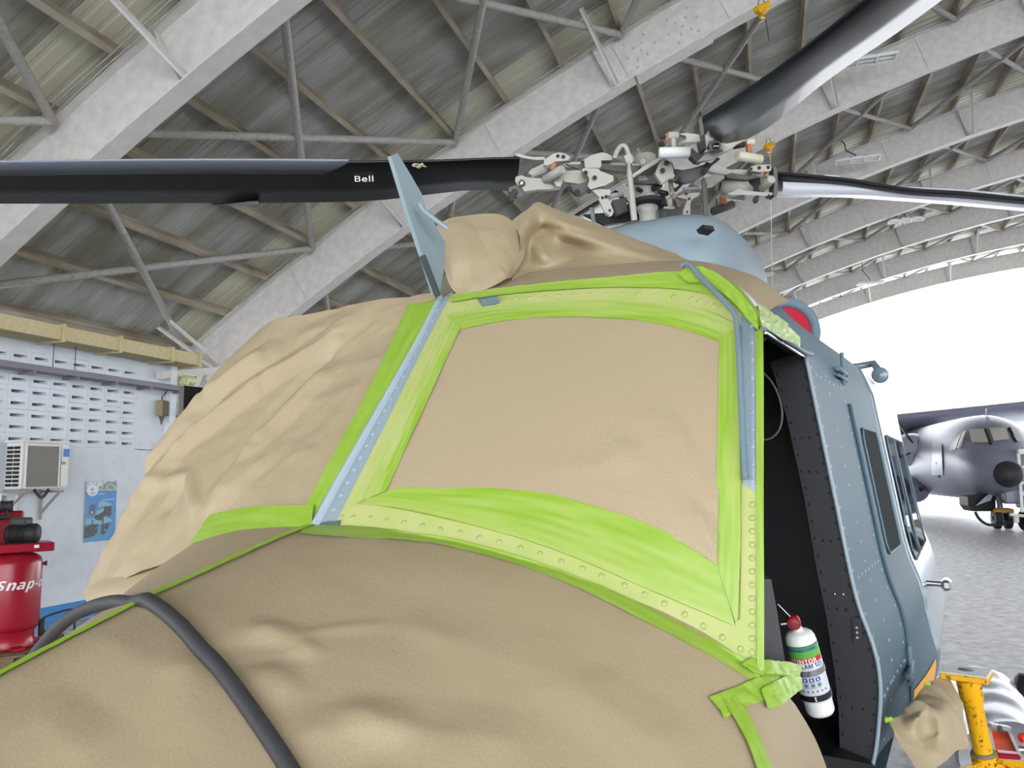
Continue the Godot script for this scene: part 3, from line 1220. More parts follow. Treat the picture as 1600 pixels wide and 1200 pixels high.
func tape_strip(a: Array, b: Array, nu: int, nv: int, f: Callable, lift: float, label: String, blend := 0.0, group := "strips of lime masking tape", from := 1.0, to := 4.5, tone := Color8(134, 170, 46), crumple := 1.0):
	var g := laid(a, b, nu, nv, f, from, to)
	var sd := rng.randf() * 50
	g = lifted(g, func(i, j, p):
		var n := fine.get_noise_3d(p.x * 26 + sd, p.y * 26, p.z * 26)
		return lift + crumple * (0.0016 * n + 0.002 * maxf(0.0, wrinkle.get_noise_3d(p.x * 14 + sd, p.y * 14, p.z * 14)) + (crumple - 1.0) * 0.0006 * absf(fine.get_noise_3d(p.x * 45 + sd, p.y * 45, p.z * 45))))
	var cols := []
	for i in nv:
		var row := []
		for j in nu:
			var p: Vector3 = g[i][j]
			var n := fine.get_noise_2d(float(j) / nu * 2.5 + sd, i * 0.55)
			var k := clampf(blend * (1.0 - float(i) / (nv - 1)) * 1.4 + blend * n * 0.8, 0, 0.85)
			row.append(tone.lerp(tone.lightened(0.12), clampf(0.5 + n, 0, 1)).lerp(Color8(178, 186, 122), k).srgb_to_linear())
		cols.append(row)
	var st := mb()
	grid(st, g, false, cols)
	return top("masking_tape", st, M.clear if crumple > 3.5 else M.tapev, label, "tape", "")

func paper_from(g: Array, label: String, group := "") -> MeshInstance3D:
	var st := mb()
	grid(st, g)
	return top("masking_paper", st, M.paper, label, "masking paper", group)

func build_masking():
	# paper on the right windscreen
	var low := V2([600, 773, 680, 772, 765, 770, 850, 778, 900, 790, 975, 812, 1050, 842, 1085, 860, 1120, 884])
	var upp := V2([717, 510, 780, 497, 850, 490, 890, 489, 925, 490, 970, 492, 1000, 495, 1065, 508, 1131, 530])
	var g := laid(low, upp, 90, 60, f_wind)
	var cr := [[1010, 640, 1115, 860, 0.08, 0.010], [960, 690, 1090, 840, 0.06, 0.007], [1060, 670, 1118, 800, 0.05, 0.008], [900, 740, 1010, 700, 0.06, 0.005], [1090, 800, 1118, 862, 0.03, 0.010]]
	var cw := []
	for c in cr: cw.append([hit(c[0], c[1], f_wind), hit(c[2], c[3], f_wind), c[4], c[5]])
	g = lifted(g, func(_i, _j, p):
		var h := 0.0025 + 0.003 * fold(p)
		for c in cw: h += c[3] * crease(p, c[0], c[1], c[2])
		return h)
	paper_from(g, "flat sheet of brown kraft paper filling the right windscreen pane inside the lime tape")
	# the tape round it: first outline outside, second inside
	tape_strip(V2([556, 788, 600, 792, 650, 800, 750, 824, 825, 845, 900, 872, 1000, 915, 1100, 957, 1148, 978]), V2([612, 767, 640, 762, 690, 765, 764, 764, 850, 772, 900, 784, 975, 806, 1050, 836, 1122, 868]), 90, 12, f_wind, 0.0055, "wide wrinkled lime tape along the lower edge of the right windscreen paper", 0.35)
	tape_strip(V2([558, 789, 590, 722, 630, 640, 668, 560, 697, 496]), V2([606, 768, 632, 709, 664, 640, 696, 568, 722, 514]), 60, 10, f_wind, 0.0075, "lime tape between the grey centre post and the right windscreen paper", 0.75)
	tape_strip(V2([697, 494, 760, 481, 850, 474, 950, 470, 1050, 477, 1110, 490, 1160, 512]), V2([717, 518, 780, 505, 850, 498, 925, 498, 1000, 503, 1065, 516, 1130, 537]), 70, 10, f_wind, 0.006, "curved lime tape along the upper edge of the right windscreen paper", 0.5)
	tape_strip(V2([1156, 510, 1158, 620, 1158, 740, 1157, 860, 1151, 980]), V2([1126, 532, 1124, 620, 1122, 710, 1119, 790, 1117, 872]), 60, 8, f_wind, 0.0075, "straight lime tape down the right side of the right windscreen paper, beside the hand rail", 0.3)
	# outer tapes
	tape_strip(V2([703, 462, 760, 455, 860, 443, 960, 434, 1020, 428, 1075, 426, 1120, 432, 1160, 452, 1193, 496]), V2([706, 474, 780, 463, 860, 456, 940, 451, 1000, 451, 1060, 453, 1110, 462, 1150, 480, 1186, 520]), 90, 9, f_wind, 0.006, "crinkled lime tape along the roof edge above the right windscreen", 0.25)
	tape_strip(V2([1195, 500, 1195, 640, 1194, 800, 1194, 930, 1193, 1050]), V2([1182, 500, 1183, 640, 1183, 800, 1183, 930, 1182, 1040]), 60, 5, f_wind, 0.006, "narrow lime tape edging the right door post beside the dark doorway", 0.1)
	tape_strip(V2([469, 838, 540, 844, 625, 848, 700, 858, 800, 884, 900, 922, 1000, 972, 1100, 1024, 1180, 1072]), V2([480, 824, 540, 826, 615, 832, 700, 842, 800, 868, 900, 903, 1000, 948, 1100, 998, 1190, 1044]), 90, 7, f_both, 0.009, "long lime tape where the nose paper meets the right windscreen frame", 0.15)
	tape_strip(V2([464, 818, 512, 728, 560, 640, 600, 560, 638, 477]), V2([496, 826, 544, 728, 592, 640, 638, 560, 690, 467]), 60, 7, f_wind, 0.003, "bright lime tape left of the grey centre post, holding the loose left paper", 0.0)
	tape_strip(V2([490, 831, 440, 831, 398, 834, 358, 837, 317, 848, 283, 861, 258, 876]), V2([494, 792, 440, 793, 398, 795, 354, 802, 312, 812, 283, 829, 262, 862]), 50, 8, f_wind, 0.012, "curved lime tape under the left windscreen paper, left of the post foot", 0.0)
	# ridge tape on the nose
	g = []
	for j in 5:
		var row := []
		for i in 60:
			var s := lerpf(0.35, 1.64, i / 59.0)
			var b := lerpf(-0.013, 0.016, j / 4.0)
			row.append(H(s, b, nose_y(s, b, 0.0) + 0.011 + 0.0015 * fine.get_noise_2d(s * 40, j)))
		g.append(row)
	var st := mb()
	grid(st, g)
	top("masking_tape", st, M.tape, "thin lime tape running down the middle ridge of the nose under the hose", "tape")
	# paper over the nose, two sheets that meet on the ridge
	var nc := [[405, 985, 480, 1012, 0.05, 0.016], [480, 1012, 468, 1030, 0.05, 0.014], [340, 1045, 470, 1015, 0.07, -0.012], [405, 1045, 455, 1090, 0.05, 0.014], [470, 1155, 600, 1140, 0.07, 0.014], [600, 1140, 800, 1165, 0.08, 0.011], [540, 1115, 640, 1150, 0.05, 0.012],
		[480, 993, 540, 985, 0.02, 0.006], [540, 985, 600, 978, 0.02, 0.005], [640, 975, 700, 1015, 0.05, 0.006], [60, 1130, 130, 1190, 0.08, 0.012], [280, 1040, 300, 1060, 0.05, 0.012], [700, 1000, 860, 1060, 0.12, 0.008], [900, 1080, 1050, 1180, 0.1, 0.010], [560, 1190, 720, 1120, 0.08, -0.008], [160, 1000, 300, 1100, 0.1, 0.009]]
	var nw := []
	for c in nc: nw.append([hit(c[0], c[1], f_nose), hit(c[2], c[3], f_nose), c[4], c[5]])
	for side in [1.0, -1.0]:
		g = []
		var nq := 96 if side > 0 else 40
		for i in 110:
			var row := []
			for j in nq:
				var q: float = side * lerpf(0.0, 1.0, j / (nq - 1.0))
				var s := lerpf(0.16, nose_end(q) + 0.005, i / 109.0)
				row.append(nose_q(s, q))
			g.append(row)
		g = lifted(g, func(_i, j, p):
			var h := 0.003 + 0.007 * fold(p, 0.8) * smoothstep(0, 12, j)
			for c in nw: h += c[3] * crease(p, c[0], c[1], c[2])
			return maxf(h, 0.001))
		paper_from(g, "big creased sheet of brown paper over the nose under the black hose" if side > 0 else "brown paper over the far half of the nose, beyond the ridge tape")
	# loose paper over the left windscreen
	var rows := []
	for r in [
		[[686, 458, -0.03], [640, 466, -0.2], [580, 474, -0.42], [500, 489, -0.72], [440, 501, -0.95], [415, 511, -1.1]],
		[[650, 535, -0.03], [596, 540, -0.22], [530, 548, -0.47], [445, 560, -0.78], [385, 560, -1.02], [352, 572, -1.2]],
		[[592, 632, -0.03], [540, 634, -0.22], [474, 636, -0.47], [390, 648, -0.78], [322, 660, -1.05], [278, 668, -1.22]],
		[[530, 735, -0.03], [480, 738, -0.2], [418, 735, -0.45], [330, 745, -0.75], [262, 760, -1.05], [222, 765, -1.25]],
		[[490, 800, -0.03], [448, 800, -0.2], [388, 800, -0.42], [300, 818, -0.72], [220, 835, -1.05], [176, 850, -1.28]],
		[[478, 828, -0.03], [438, 828, -0.2], [368, 836, -0.44], [270, 878, -0.74], [196, 906, -1.02], [130, 930, -1.3]]]:
		var row := []
		for q in r: row.append(pb(q[0], q[1], q[2]))
		rows.append(row)
	g = net(rows, 90, 90)
	var lc := [[545, 520, 420, 600, 0.09, 0.035], [420, 600, 300, 690, 0.10, 0.04], [526, 548, 435, 640, 0.045, -0.030], [435, 640, 345, 750, 0.045, -0.030], [520, 580, 400, 700, 0.08, 0.030], [400, 700, 345, 780, 0.08, 0.025],
		[420, 555, 330, 625, 0.09, 0.045], [330, 625, 225, 735, 0.09, 0.045], [345, 640, 235, 742, 0.04, -0.025], [300, 690, 215, 800, 0.09, 0.035], [215, 800, 165, 885, 0.08, 0.03], [240, 762, 300, 748, 0.05, 0.025], [300, 748, 262, 800, 0.05, -0.025], [300, 748, 316, 802, 0.04, 0.025], [560, 500, 470, 530, 0.09, 0.02], [420, 720, 335, 800, 0.07, 0.018], [600, 560, 500, 700, 0.12, 0.012]]
	var lw := []
	for c in lc: lw.append([nearest(g, c[0], c[1]), nearest(g, c[2], c[3]), c[4], c[5]])
	g = lifted(g, func(i, j, p):
		var e := smoothstep(0, 14, j)
		var h := 0.006 + 0.014 * fold(p, 0.9) * e
		for c in lw: h += c[3] * crease(p, c[0], c[1], c[2]) * e
		return h)
	paper_from(g, "large loose sheet of brown paper hanging over the left windscreen in long diagonal folds")
	# the flap under its lower corner
	rows = []
	for r in [[[132, 922, -1.34], [165, 905, -1.2], [262, 866, -0.92]], [[136, 938, -1.28], [170, 925, -1.12], [252, 902, -0.88]], [[148, 950, -1.2], [190, 945, -1.05], [268, 930, -0.8]]]:
		var row := []
		for q in r: row.append(pb(q[0], q[1], q[2] + 0.06))
		rows.append(row)
	paper_from(lifted(net(rows, 30, 14), func(_i, _j, p): return 0.008 * fold(p)), "small pale flap of paper under the lower left corner of the hanging sheet")
	# paper on the roof edge, behind the upper tape
	rows = [[], [], []]
	for v in [[704, 468, 708, 456, 714, 440], [800, 456, 800, 444, 800, 430], [900, 444, 900, 430, 900, 418], [1000, 434, 1000, 421, 1000, 411], [1075, 430, 1085, 418, 1090, 408], [1130, 440, 1145, 430, 1155, 424], [1165, 458, 1180, 444, 1192, 440], [1192, 492, 1215, 478, 1232, 472]]:
		var p := hit(v[0], v[1], f_wind)
		var dd := (p - EYE).dot(VF)
		rows[0].append(p)
		rows[1].append(pd(v[2], v[3], dd + 0.22))
		rows[2].append(pd(v[4], v[5], dd + 0.5))
	paper_from(lifted(net(rows, 70, 20), func(_i, _j, p): return 0.006 * fold(p)), "narrow band of brown paper on the roof edge above the right windscreen tape")
	# bundled paper round the front of the mast fairing
	rows = []
	for r in [
		[[800, 345, 3.28], [826, 326, 3.4], [841, 317, 3.5], [868, 328, 3.5], [920, 346, 3.45], [990, 374, 3.35], [1060, 400, 3.2], [1136, 432, 2.95]],
		[[808, 362, 3.2], [826, 345, 3.3], [846, 338, 3.4], [880, 350, 3.32], [930, 364, 3.28], [995, 388, 3.2], [1062, 408, 3.08], [1136, 436, 2.88]],
		[[812, 384, 3.14], [828, 368, 3.32], [848, 362, 3.44], [885, 366, 3.3], [935, 378, 3.2], [1000, 398, 3.12], [1064, 414, 3.0], [1134, 440, 2.82]],
		[[808, 410, 3.1], [826, 396, 3.3], [850, 398, 3.22], [888, 385, 3.38], [940, 396, 3.2], [1003, 408, 3.08], [1064, 420, 2.95], [1130, 442, 2.76]],
		[[800, 430, 3.08], [822, 424, 3.22], [856, 420, 3.22], [895, 412, 3.22], [945, 412, 3.12], [1005, 418, 3.0], [1060, 426, 2.86], [1124, 444, 2.7]],
		[[796, 446, 3.06], [824, 442, 3.1], [860, 438, 3.05], [900, 430, 3.0], [950, 425, 2.96], [1005, 424, 2.86], [1056, 430, 2.76], [1120, 446, 2.64]]]:
		var row := []
		for q in r: row.append(pd(q[0], q[1], q[2]))
		rows.append(row)
	paper_from(lifted(net(rows, 110, 60), func(_i, _j, p): return 0.008 * fold(p, 1.3)), "crumpled brown paper with a sharp peak bundled in front of the grey mast fairing")
	rows = []
	for r in [
		[[671, 369, 3.12], [687, 352, 3.16], [717, 340, 3.18], [771, 335, 3.2], [793, 342, 3.22], [816, 362, 3.24]],
		[[680, 382, 3.08], [700, 374, 3.08], [730, 364, 3.08], [770, 362, 3.1], [796, 368, 3.13], [819, 385, 3.2]],
		[[687, 395, 3.05], [708, 393, 3.0], [740, 389, 3.02], [774, 388, 3.04], [798, 392, 3.08], [818, 400, 3.14]],
		[[694, 419, 3.0], [714, 418, 2.96], [744, 415, 2.98], [772, 414, 2.99], [794, 414, 3.02], [810, 416, 3.08]],
		[[703, 445, 2.96], [722, 443, 2.94], [748, 440, 2.95], [772, 436, 2.96], [788, 434, 2.98], [797, 434, 3.02]],
		[[714, 459, 2.94], [724, 460, 2.93], [752, 456, 2.93], [774, 447, 2.94], [786, 441, 2.96], [793, 438, 2.98]]]:
		var row := []
		for q in r: row.append(pd(q[0], q[1], q[2]))
		rows.append(row)
	g = net(rows, 70, 50)
	var pc := [[nearest(g, 700, 352), nearest(g, 735, 420), 0.09, 0.02], [nearest(g, 720, 425), nearest(g, 722, 455), 0.03, -0.014], [nearest(g, 735, 455), nearest(g, 790, 425), 0.05, 0.014]]
	paper_from(lifted(g, func(_i, _j, p):
		var h := 0.006 * fold(p, 1.2)
		for c in pc: h += c[3] * crease(p, c[0], c[1], c[2])
		return h), "smooth rounded pouch of brown paper behind the wire cutter, left of the peaked paper")
	# torn tape at the lower right corner of the frame
	tape_strip(V2([1103, 1094, 1130, 1084, 1170, 1066, 1205, 1052, 1240, 1044]), V2([1128, 1127, 1150, 1112, 1185, 1098, 1215, 1086, 1243, 1077]), 40, 12, f_nose, 0.014, "torn lime tape across the lower right corner of the windscreen frame", 0.0, "", 1.0, 4.5, Color8(140, 178, 50), 2.6)
	tape_strip(V2([1180, 1082, 1192, 1074, 1238, 1050]), V2([1190, 1112, 1210, 1104, 1242, 1078]), 24, 10, f_nose, 0.02, "short square end of lime tape nearest the fire extinguisher", 0.0, "", 1.0, 4.5, Color8(140, 178, 50), 2.6)
	tape_strip(V2([1122, 1098, 1145, 1135, 1163, 1172, 1176, 1215]), V2([1142, 1092, 1165, 1125, 1182, 1165, 1198, 1212]), 40, 7, f_nose, 0.017, "lime tape running down the right side of the nose to the picture's lower edge", 0.0)
	tape_strip(V2([1150, 1046, 1175, 1060, 1200, 1060, 1236, 1062]), V2([1165, 1034, 1190, 1040, 1212, 1040, 1240, 1044]), 30, 10, f_nose, 0.022, "crumpled lime tape bunched at the foot of the right door post", 0.0, "", 1.0, 4.5, Color8(140, 178, 50), 2.6)
	# crumpled tape at the roof corner
	tape_strip(V2([1062, 432, 1090, 420, 1120, 428, 1150, 448, 1172, 470, 1190, 496]), V2([1080, 446, 1110, 448, 1140, 466, 1160, 485, 1176, 505, 1190, 520]), 50, 10, f_wind, 0.016, "crumpled lime tape bunched under the hand rail at the roof corner", 0.0, "", 1.0, 4.5, Color8(140, 178, 50), 2.6)
	# hose
	st = mb()
	var path := []
	for v in smooth(V2([470, 1245, 440, 1195, 400, 1135, 346, 1060, 317, 1030, 290, 998, 258, 968, 232, 951]), 40):
		var p := hit(v.x, v.y, f_nose)
		path.append(p + slope_of(p, f_nose) * 0.022)
	var e: Vector3 = path[-1]
	var far := []
	for q in [[205, 942, -0.06], [180, 940, -0.14], [150, 946, -0.25], [118, 960, -0.36], [92, 980, -0.46], [66, 1008, -0.56], [40, 1045, -0.66], [22, 1085, -0.74], [10, 1140, -0.80]]: far.append(pb(q[0], q[1], q[2]))
	path.append_array(far)
	var le: Vector3 = far[-1]
	path.append_array([le + Vector3(-0.05, -0.5, 0.0), Vector3(le.x - 0.08, 0.25, le.z), Vector3(le.x - 0.2, 0.02, le.z + 0.1), Vector3(le.x - 0.7, 0.018, le.z + 0.3)])
	path = smooth(path, 150)
	tube(st, path, 0.0165, 14)
	top("air_hose", st, M.hose, "thick black rubber hose curving over the paper on the nose", "hose")


func seen(p: Vector3) -> Vector2:
	var q := p - EYE
	return Vector2(800 + FOCAL * q.dot(VR) / q.dot(VF), 600 - FOCAL * q.dot(VU) / q.dot(VF))

func nearest(g: Array, x: float, y: float) -> Vector3:     # the point of a sheet that is seen at a place
	var best := 1e9
	var o := Vector3.ZERO
	for row in g:
		for p in row:
			var d := seen(p).distance_squared_to(Vector2(x, y))
			if d < best:
				best = d
				o = p
	return o

func f_both(p: Vector3) -> float:                   # whichever of nose and windscreen comes first
	return maxf(f_wind(p), -f_nose(p))


# ---------------------------------------------------------------- rotor
var HUB := Vector3.ZERO

# on the upright plane through the mast at an azimuth (degrees from straight ahead towards the left side), shifted sideways
func pa(x: float, y: float, deg: float, off := 0.0) -> Vector3:
	var a := deg_to_rad(deg)
	var u := -AFT * cos(a) + LAT * sin(a)
	var v := Vector3.UP.cross(u)
	var d := ray(x, y)
	return EYE + d * ((HUB + v * off - EYE).dot(v) / d.dot(v))

func blade(deg: float, upper: Array, lower: Array, c: float, label: String, thick := 0.05) -> MeshInstance3D:
	var n := 40
	var a := smooth(upper, n)
	var b := smooth(lower, n)
	var s := 1.0
	if (pa(a[10].x, a[10].y, deg, 0.1) - EYE).length() > (pa(a[10].x, a[10].y, deg, -0.1) - EYE).length(): s = -1.0
	var g := []
	for i in n:
		var e := pa(a[i].x, a[i].y, deg, s * c / 2)
		var f := pa(b[i].x, b[i].y, deg, -s * c / 2)
		g.append(foil(e, f, thick))
	var st := mb()
	grid(st, g)
	var o := part("rotor_blade", st, M.blade, heli)
	if label: o.set_meta("label", label)
	o.set_meta("edges", 0)
	o.remove_meta("edges")
	return o

func foil(e: Vector3, f: Vector3, thick: float) -> Array:
	var ch := f - e
	var up := Vector3.UP - ch.normalized() * Vector3.UP.dot(ch.normalized())
	up = up.normalized()
	var row := []
	for q in [[0, 0.0], [0.015, 0.35], [0.07, 0.8], [0.25, 1.0], [0.6, 0.7], [1.0, 0.06], [1.0, -0.06], [0.6, -0.5], [0.25, -0.8], [0.07, -0.62], [0.015, -0.3], [0, 0.0]]:
		row.append(e + ch * q[0] + up * thick * 0.5 * q[1])
	return row

func cq(ox: float, oy: float, k: float, a: Array) -> Array:
	var o := []
	for i in range(0, a.size(), 2): o.append(Vector2(ox + a[i] / k, oy + a[i + 1] / k))
	return o

func plate(hub: Node3D, called: String, pts: Array, depth: float, thick: float, m: Material, tilt := Vector2.ZERO) -> MeshInstance3D:
	var poly := []
	var c := Vector2.ZERO
	for v in pts: c += v / pts.size()
	for v in pts: poly.append(pd(v.x, v.y, depth + (v.x - c.x) * tilt.x * 0.001 + (v.y - c.y) * tilt.y * 0.001))
	var st := mb()
	slab(st, poly, VF * thick)
	return part(called, st, m, hub)

func rod(hub: Node3D, called: String, a: Vector2, da: float, b: Vector2, db: float, r: float, m: Material, n := 16) -> MeshInstance3D:
	var st := mb()
	cyl(st, pd(a.x, a.y, da), pd(b.x, b.y, db), r, n)
	return part(called, st, m, hub)

func build_rotor():
	HUB = pb(1022, 285, 0.0)
	var D := (HUB - EYE).dot(VF)
	# blades
	var bl := blade(-47, V2([812, 246, 760, 247, 700, 250, 620, 251, 545, 252, 430, 251, 300, 251, 150, 252, 0, 254, -350, 258, -800, 266]), V2([806, 298, 770, 297, 730, 297, 660, 305, 600, 312, 545, 315, 400, 317, 300, 317, 150, 318, 0, 318, -350, 318, -800, 314]), 0.40, "long black rotor blade reaching left across the roof, seen from below")
	bl.name = "rotor_blade"
	var st := mb()
	var g := []
	var hi := V2([545, 252, 430, 251, 300, 251, 150, 252, 0, 254, -350, 258])
	var lo := V2([505, 267, 430, 267, 300, 266, 150, 267, 0, 269, -350, 271])
	hi = smooth(hi, 30)
	lo = smooth(lo, 30)
	for i in 30:
		var e := pa(hi[i].x, hi[i].y, -47, 0.205 * near_sign(-47))
		var f := pa(lo[i].x, lo[i].y, -47, 0.115 * near_sign(-47))
		g.append([e + Vector3(0, 0.012, 0), e - Vector3(0, 0.006, 0), e.lerp(f, 0.4) - Vector3(0, 0.018, 0), f - Vector3(0, 0.022, 0), f - Vector3(0, 0.008, 0)])
	grid(st, g)
	part("erosion_strip", st, M.bladegrey, bl)
	plate(bl, "trim_tab", V2([330, 316, 404, 314, 404, 320, 333, 320]), (pa(367, 318, -47, -0.2 * near_sign(-47)) - EYE).dot(VF), 0.02, M.blade)
	# the maker's mark on its underside
	var tm := TextMesh.new()
	tm.text = "Bell"
	var sf := SystemFont.new()
	sf.font_names = PackedStringArray(["Droid Sans"])
	sf.font_italic = true
	tm.font = sf
	tm.font_size = 16
	tm.pixel_size = 0.003
	tm.depth = 0.001
	tm.material = M.white
	var mk := MeshInstance3D.new()
	mk.name = "maker_mark"
	mk.mesh = tm
	var q0 := pa(563, 286, -47, 0.0) - VF * 0.09
	var q1 := pa(583, 286, -47, 0.0) - VF * 0.09
	var xx := (q1 - q0).normalized()
	var zz := -VF
	zz = (zz - xx * zz.dot(xx)).normalized()
	mk.transform = Transform3D(Basis(xx, zz.cross(xx), zz).scaled_local(Vector3(1.5, 0.9, 1)), (q0 + q1) / 2 - base_of(bl))
	bl.add_child(mk, true)
	st = mb()
	for k in 16:
		var p := pa(752 - k * 0.6 - 100 + rng.randf() * 14, 252 + rng.randf() * 4, -47, 0.19 * near_sign(-47))
		cbox(st, p - Vector3(0, 0.02, 0), turned(Vector3(rng.randf() - 0.5, 1, rng.randf() - 0.5).normalized()), Vector3(0.022, 0.006, 0.016), 0.002)
	part("worn_patch", st, mat(C8(200, 190, 160), 0.8), bl)
	blade(48, V2([1097, 184, 1112, 174, 1140, 157, 1230, 95, 1350, 0, 1480, -105, 1700, -290, 1900, -460]), V2([1104, 220, 1135, 224, 1165, 218, 1200, 199, 1240, 168, 1300, 120, 1400, 52, 1478, -5, 1640, -125, 1900, -330, 2120, -500]), 0.40, "grey glossy rotor blade reaching up and right, nearest overhead")
	var br := blade(133, V2([1214, 269, 1255, 273, 1330, 281, 1420, 296, 1510, 302, 1600, 311, 1750, 326, 1900, 342]), V2([1214, 309, 1280, 308, 1330, 309, 1390, 313, 1450, 317, 1520, 323, 1600, 330, 1750, 344, 1900, 356]), 0.38, "thin rotor blade reaching right with a black root")
	st = mb()
	g = []
	hi = smooth(V2([1214, 291, 1300, 295, 1420, 299, 1510, 304, 1600, 313, 1750, 328]), 30)
	lo = smooth(V2([1214, 309, 1330, 310, 1390, 314, 1450, 318, 1600, 331, 1750, 345]), 30)
	for i in 30:
		var e := pa(hi[i].x, hi[i].y, 133, 0.0) - VF * 0.12
		var f := pa(lo[i].x, lo[i].y, 133, 0.0) - VF * 0.10
		g.append([e, e.lerp(f, 0.5) - VF * 0.01, f])
	grid(st, g)
	part("bare_edge", st, mat(C8(190, 192, 200), 0.35, 0.3), br)
	st = mb()
	for k in 9:
		var p := pa(1276 + k * 2.6, 283.5 + k * 0.25, 133, 0.0) - VF * 0.15
		box(st, p, Vector3(0.007, 0.014, 0.004))
	part("stencil_marks", st, M.white, br)
	blade(-133, V2([960, 300, 900, 335, 860, 365, 805, 405, 700, 470]), V2([985, 318, 920, 352, 880, 380, 812, 425, 705, 482]), 0.36, "")
	# hub
	st = mb()
	var mast := pd(1012, 345, D)
	lathe(st, mast - Vector3(0, 0.25, 0), Vector3.UP, [[0, 0.05], [0.24, 0.05], [0.25, 0.055], [0.3, 0.055], [0.31, 0.05], [0.33, 0.07], [0.4, 0.075], [0.42, 0.09], [0.47, 0.085], [0.49, 0.12], [0.52, 0.12], [0.53, 0.08], [0.7, 0.07], [0.72, 0.0]], 24)
	var hub := part("rotor_hub", st, M.hub, heli)
	hub.set_meta("label", "beige four-armed rotor hub with dampers and pitch links")
	st = mb()
	var rc := pd(1012, 318, D)
	lathe(st, rc - Vector3(0, 0.02, 0), Vector3.UP, [[0, 0.05], [0, 0.11], [0.012, 0.13], [0.03, 0.125], [0.035, 0.05]], 24)
	part("slip_ring", st, M.rubber, hub)
	var L := func(a): return cq(780, 200, 6.6667, a)
	var R := func(a): return cq(980, 170, 6.4, a)
	var dl := D - 0.15
	var dr := D + 0.12
	var dn := D - 0.42
	# left arm
	plate(hub, "upper_link", L.call([150, 272, 200, 262, 285, 290, 350, 300, 475, 300, 475, 330, 380, 332, 280, 318, 200, 300]), dl - 0.12, 0.09, M.hub)
	plate(hub, "lower_link", L.call([165, 540, 175, 505, 235, 492, 290, 515, 440, 525, 560, 530, 660, 535, 640, 620, 540, 636, 400, 640, 260, 660, 235, 620, 190, 590]), dl - 0.2, 0.05, M.hub, Vector2(1.2, 0))
	plate(hub, "link_tongue", L.call([95, 650, 110, 615, 170, 598, 240, 600, 250, 660, 230, 700, 190, 720, 130, 690]), dl - 0.21, 0.05, M.hubdark)
	plate(hub, "drag_brace", L.call([300, 470, 330, 430, 470, 365, 500, 380, 500, 430, 340, 490]), dl - 0.08, 0.06, M.hub)
	plate(hub, "clevis", L.call([470, 330, 500, 310, 570, 265, 620, 255, 680, 265, 735, 300, 755, 325, 730, 335, 640, 345, 570, 350, 530, 380, 480, 390, 465, 370]), dl - 0.22, 0.07, M.hub)
	for q in [[610, 292, 18], [668, 300, 20], [735, 320, 8]]:
		var v: Vector2 = L.call([q[0], q[1]])[0]
		rod(hub, "bore", v, dl - 0.225, v, dl - 0.19, q[2] / 6.667 / FOCAL * D, M.rubber, 14)
	rod(hub, "damper_stalk", L.call([568, 330])[0], dl - 0.2, L.call([560, 440])[0], dl - 0.2, 0.02, M.copper)
	rod(hub, "damper", L.call([662, 432])[0], dl - 0.30, L.call([480, 535])[0], dl - 0.18, 0.029, M.hub, 20)
	plate(hub, "damper_tab", L.call([570, 560, 660, 490, 665, 540, 640, 610, 600, 610]), dl - 0.2, 0.03, M.hub)
	for q in [[235, 575, 34], [160, 665, 30], [130, 700, 34], [130, 735, 30]]:
		var v: Vector2 = L.call([q[0], q[1]])[0]
		rod(hub, "bolt", v, dl - 0.23, v + Vector2(0, 3), dl - 0.18, q[2] / 6.667 / FOCAL * D, M.rubber, 12)
	rod(hub, "pin", L.call([232, 600])[0], dl - 0.25, L.call([236, 540])[0], dl - 0.25, 0.012, M.steel, 10)
	plate(hub, "yoke_arm", L.call([640, 358, 885, 350, 890, 336, 1060, 336, 1066, 352, 1480, 376, 1482, 402, 1380, 470, 1200, 445, 1060, 420, 860, 432, 690, 402]), dl + 0.04, 0.07, M.hub)
	plate(hub, "yoke_flexure", L.call([690, 375, 1480, 392, 1400, 470, 1250, 455, 1060, 425, 860, 440]), dl + 0.02, 0.02, M.hubdark)
	plate(hub, "yoke_cap", L.call([858, 338, 900, 318, 960, 285, 1030, 262, 1075, 256, 1115, 262, 1160, 285, 1180, 312, 1172, 336]), dl - 0.03, 0.09, M.hub)
	plate(hub, "yoke_clamp", L.call([885, 350, 892, 335, 1060, 335, 1066, 385, 1050, 412, 900, 415]), dl - 0.06, 0.07, M.hub)
	plate(hub, "elastomer_housing", L.call([862, 430, 890, 418, 1020, 420, 1060, 450, 1190, 500, 1192, 550, 1100, 600, 1050, 610, 950, 640, 920, 600, 940, 540, 930, 505, 880, 470]), dl - 0.1, 0.1, M.hub)
	plate(hub, "lower_yoke", L.call([660, 445, 850, 440, 920, 520, 930, 545, 860, 585, 680, 560, 660, 500]), dl - 0.02, 0.08, M.hub)
	plate(hub, "bearing_seat", L.call([700, 605, 820, 585, 880, 565, 935, 540, 950, 590, 940, 640, 860, 690, 810, 690, 740, 640]), dl - 0.05, 0.07, M.hubdark)
	for q in [[900, 465, 22], [995, 515, 22], [735, 630, 26], [815, 670, 30], [935, 660, 24]]:
		var v: Vector2 = L.call([q[0], q[1]])[0]
		rod(hub, "bolt", v, dl - 0.125, v, dl - 0.07, q[2] / 6.667 / FOCAL * D, M.rubber, 8)
	plate(hub, "pitch_horn", L.call([965, 648, 1060, 636, 1160, 645, 1160, 690, 1130, 715, 1150, 780, 1190, 860, 1185, 895, 1150, 910, 1110, 890, 1100, 840, 1060, 780, 1040, 720]), dl - 0.08, 0.05, M.hub)
	for q in [[1152, 858, 14], [1075, 725, 15], [1115, 715, 18]]:
		var v: Vector2 = L.call([q[0], q[1]])[0]
		rod(hub, "bolt", v, dl - 0.09, v, dl - 0.05, q[2] / 6.667 / FOCAL * D, M.rubber, 8)
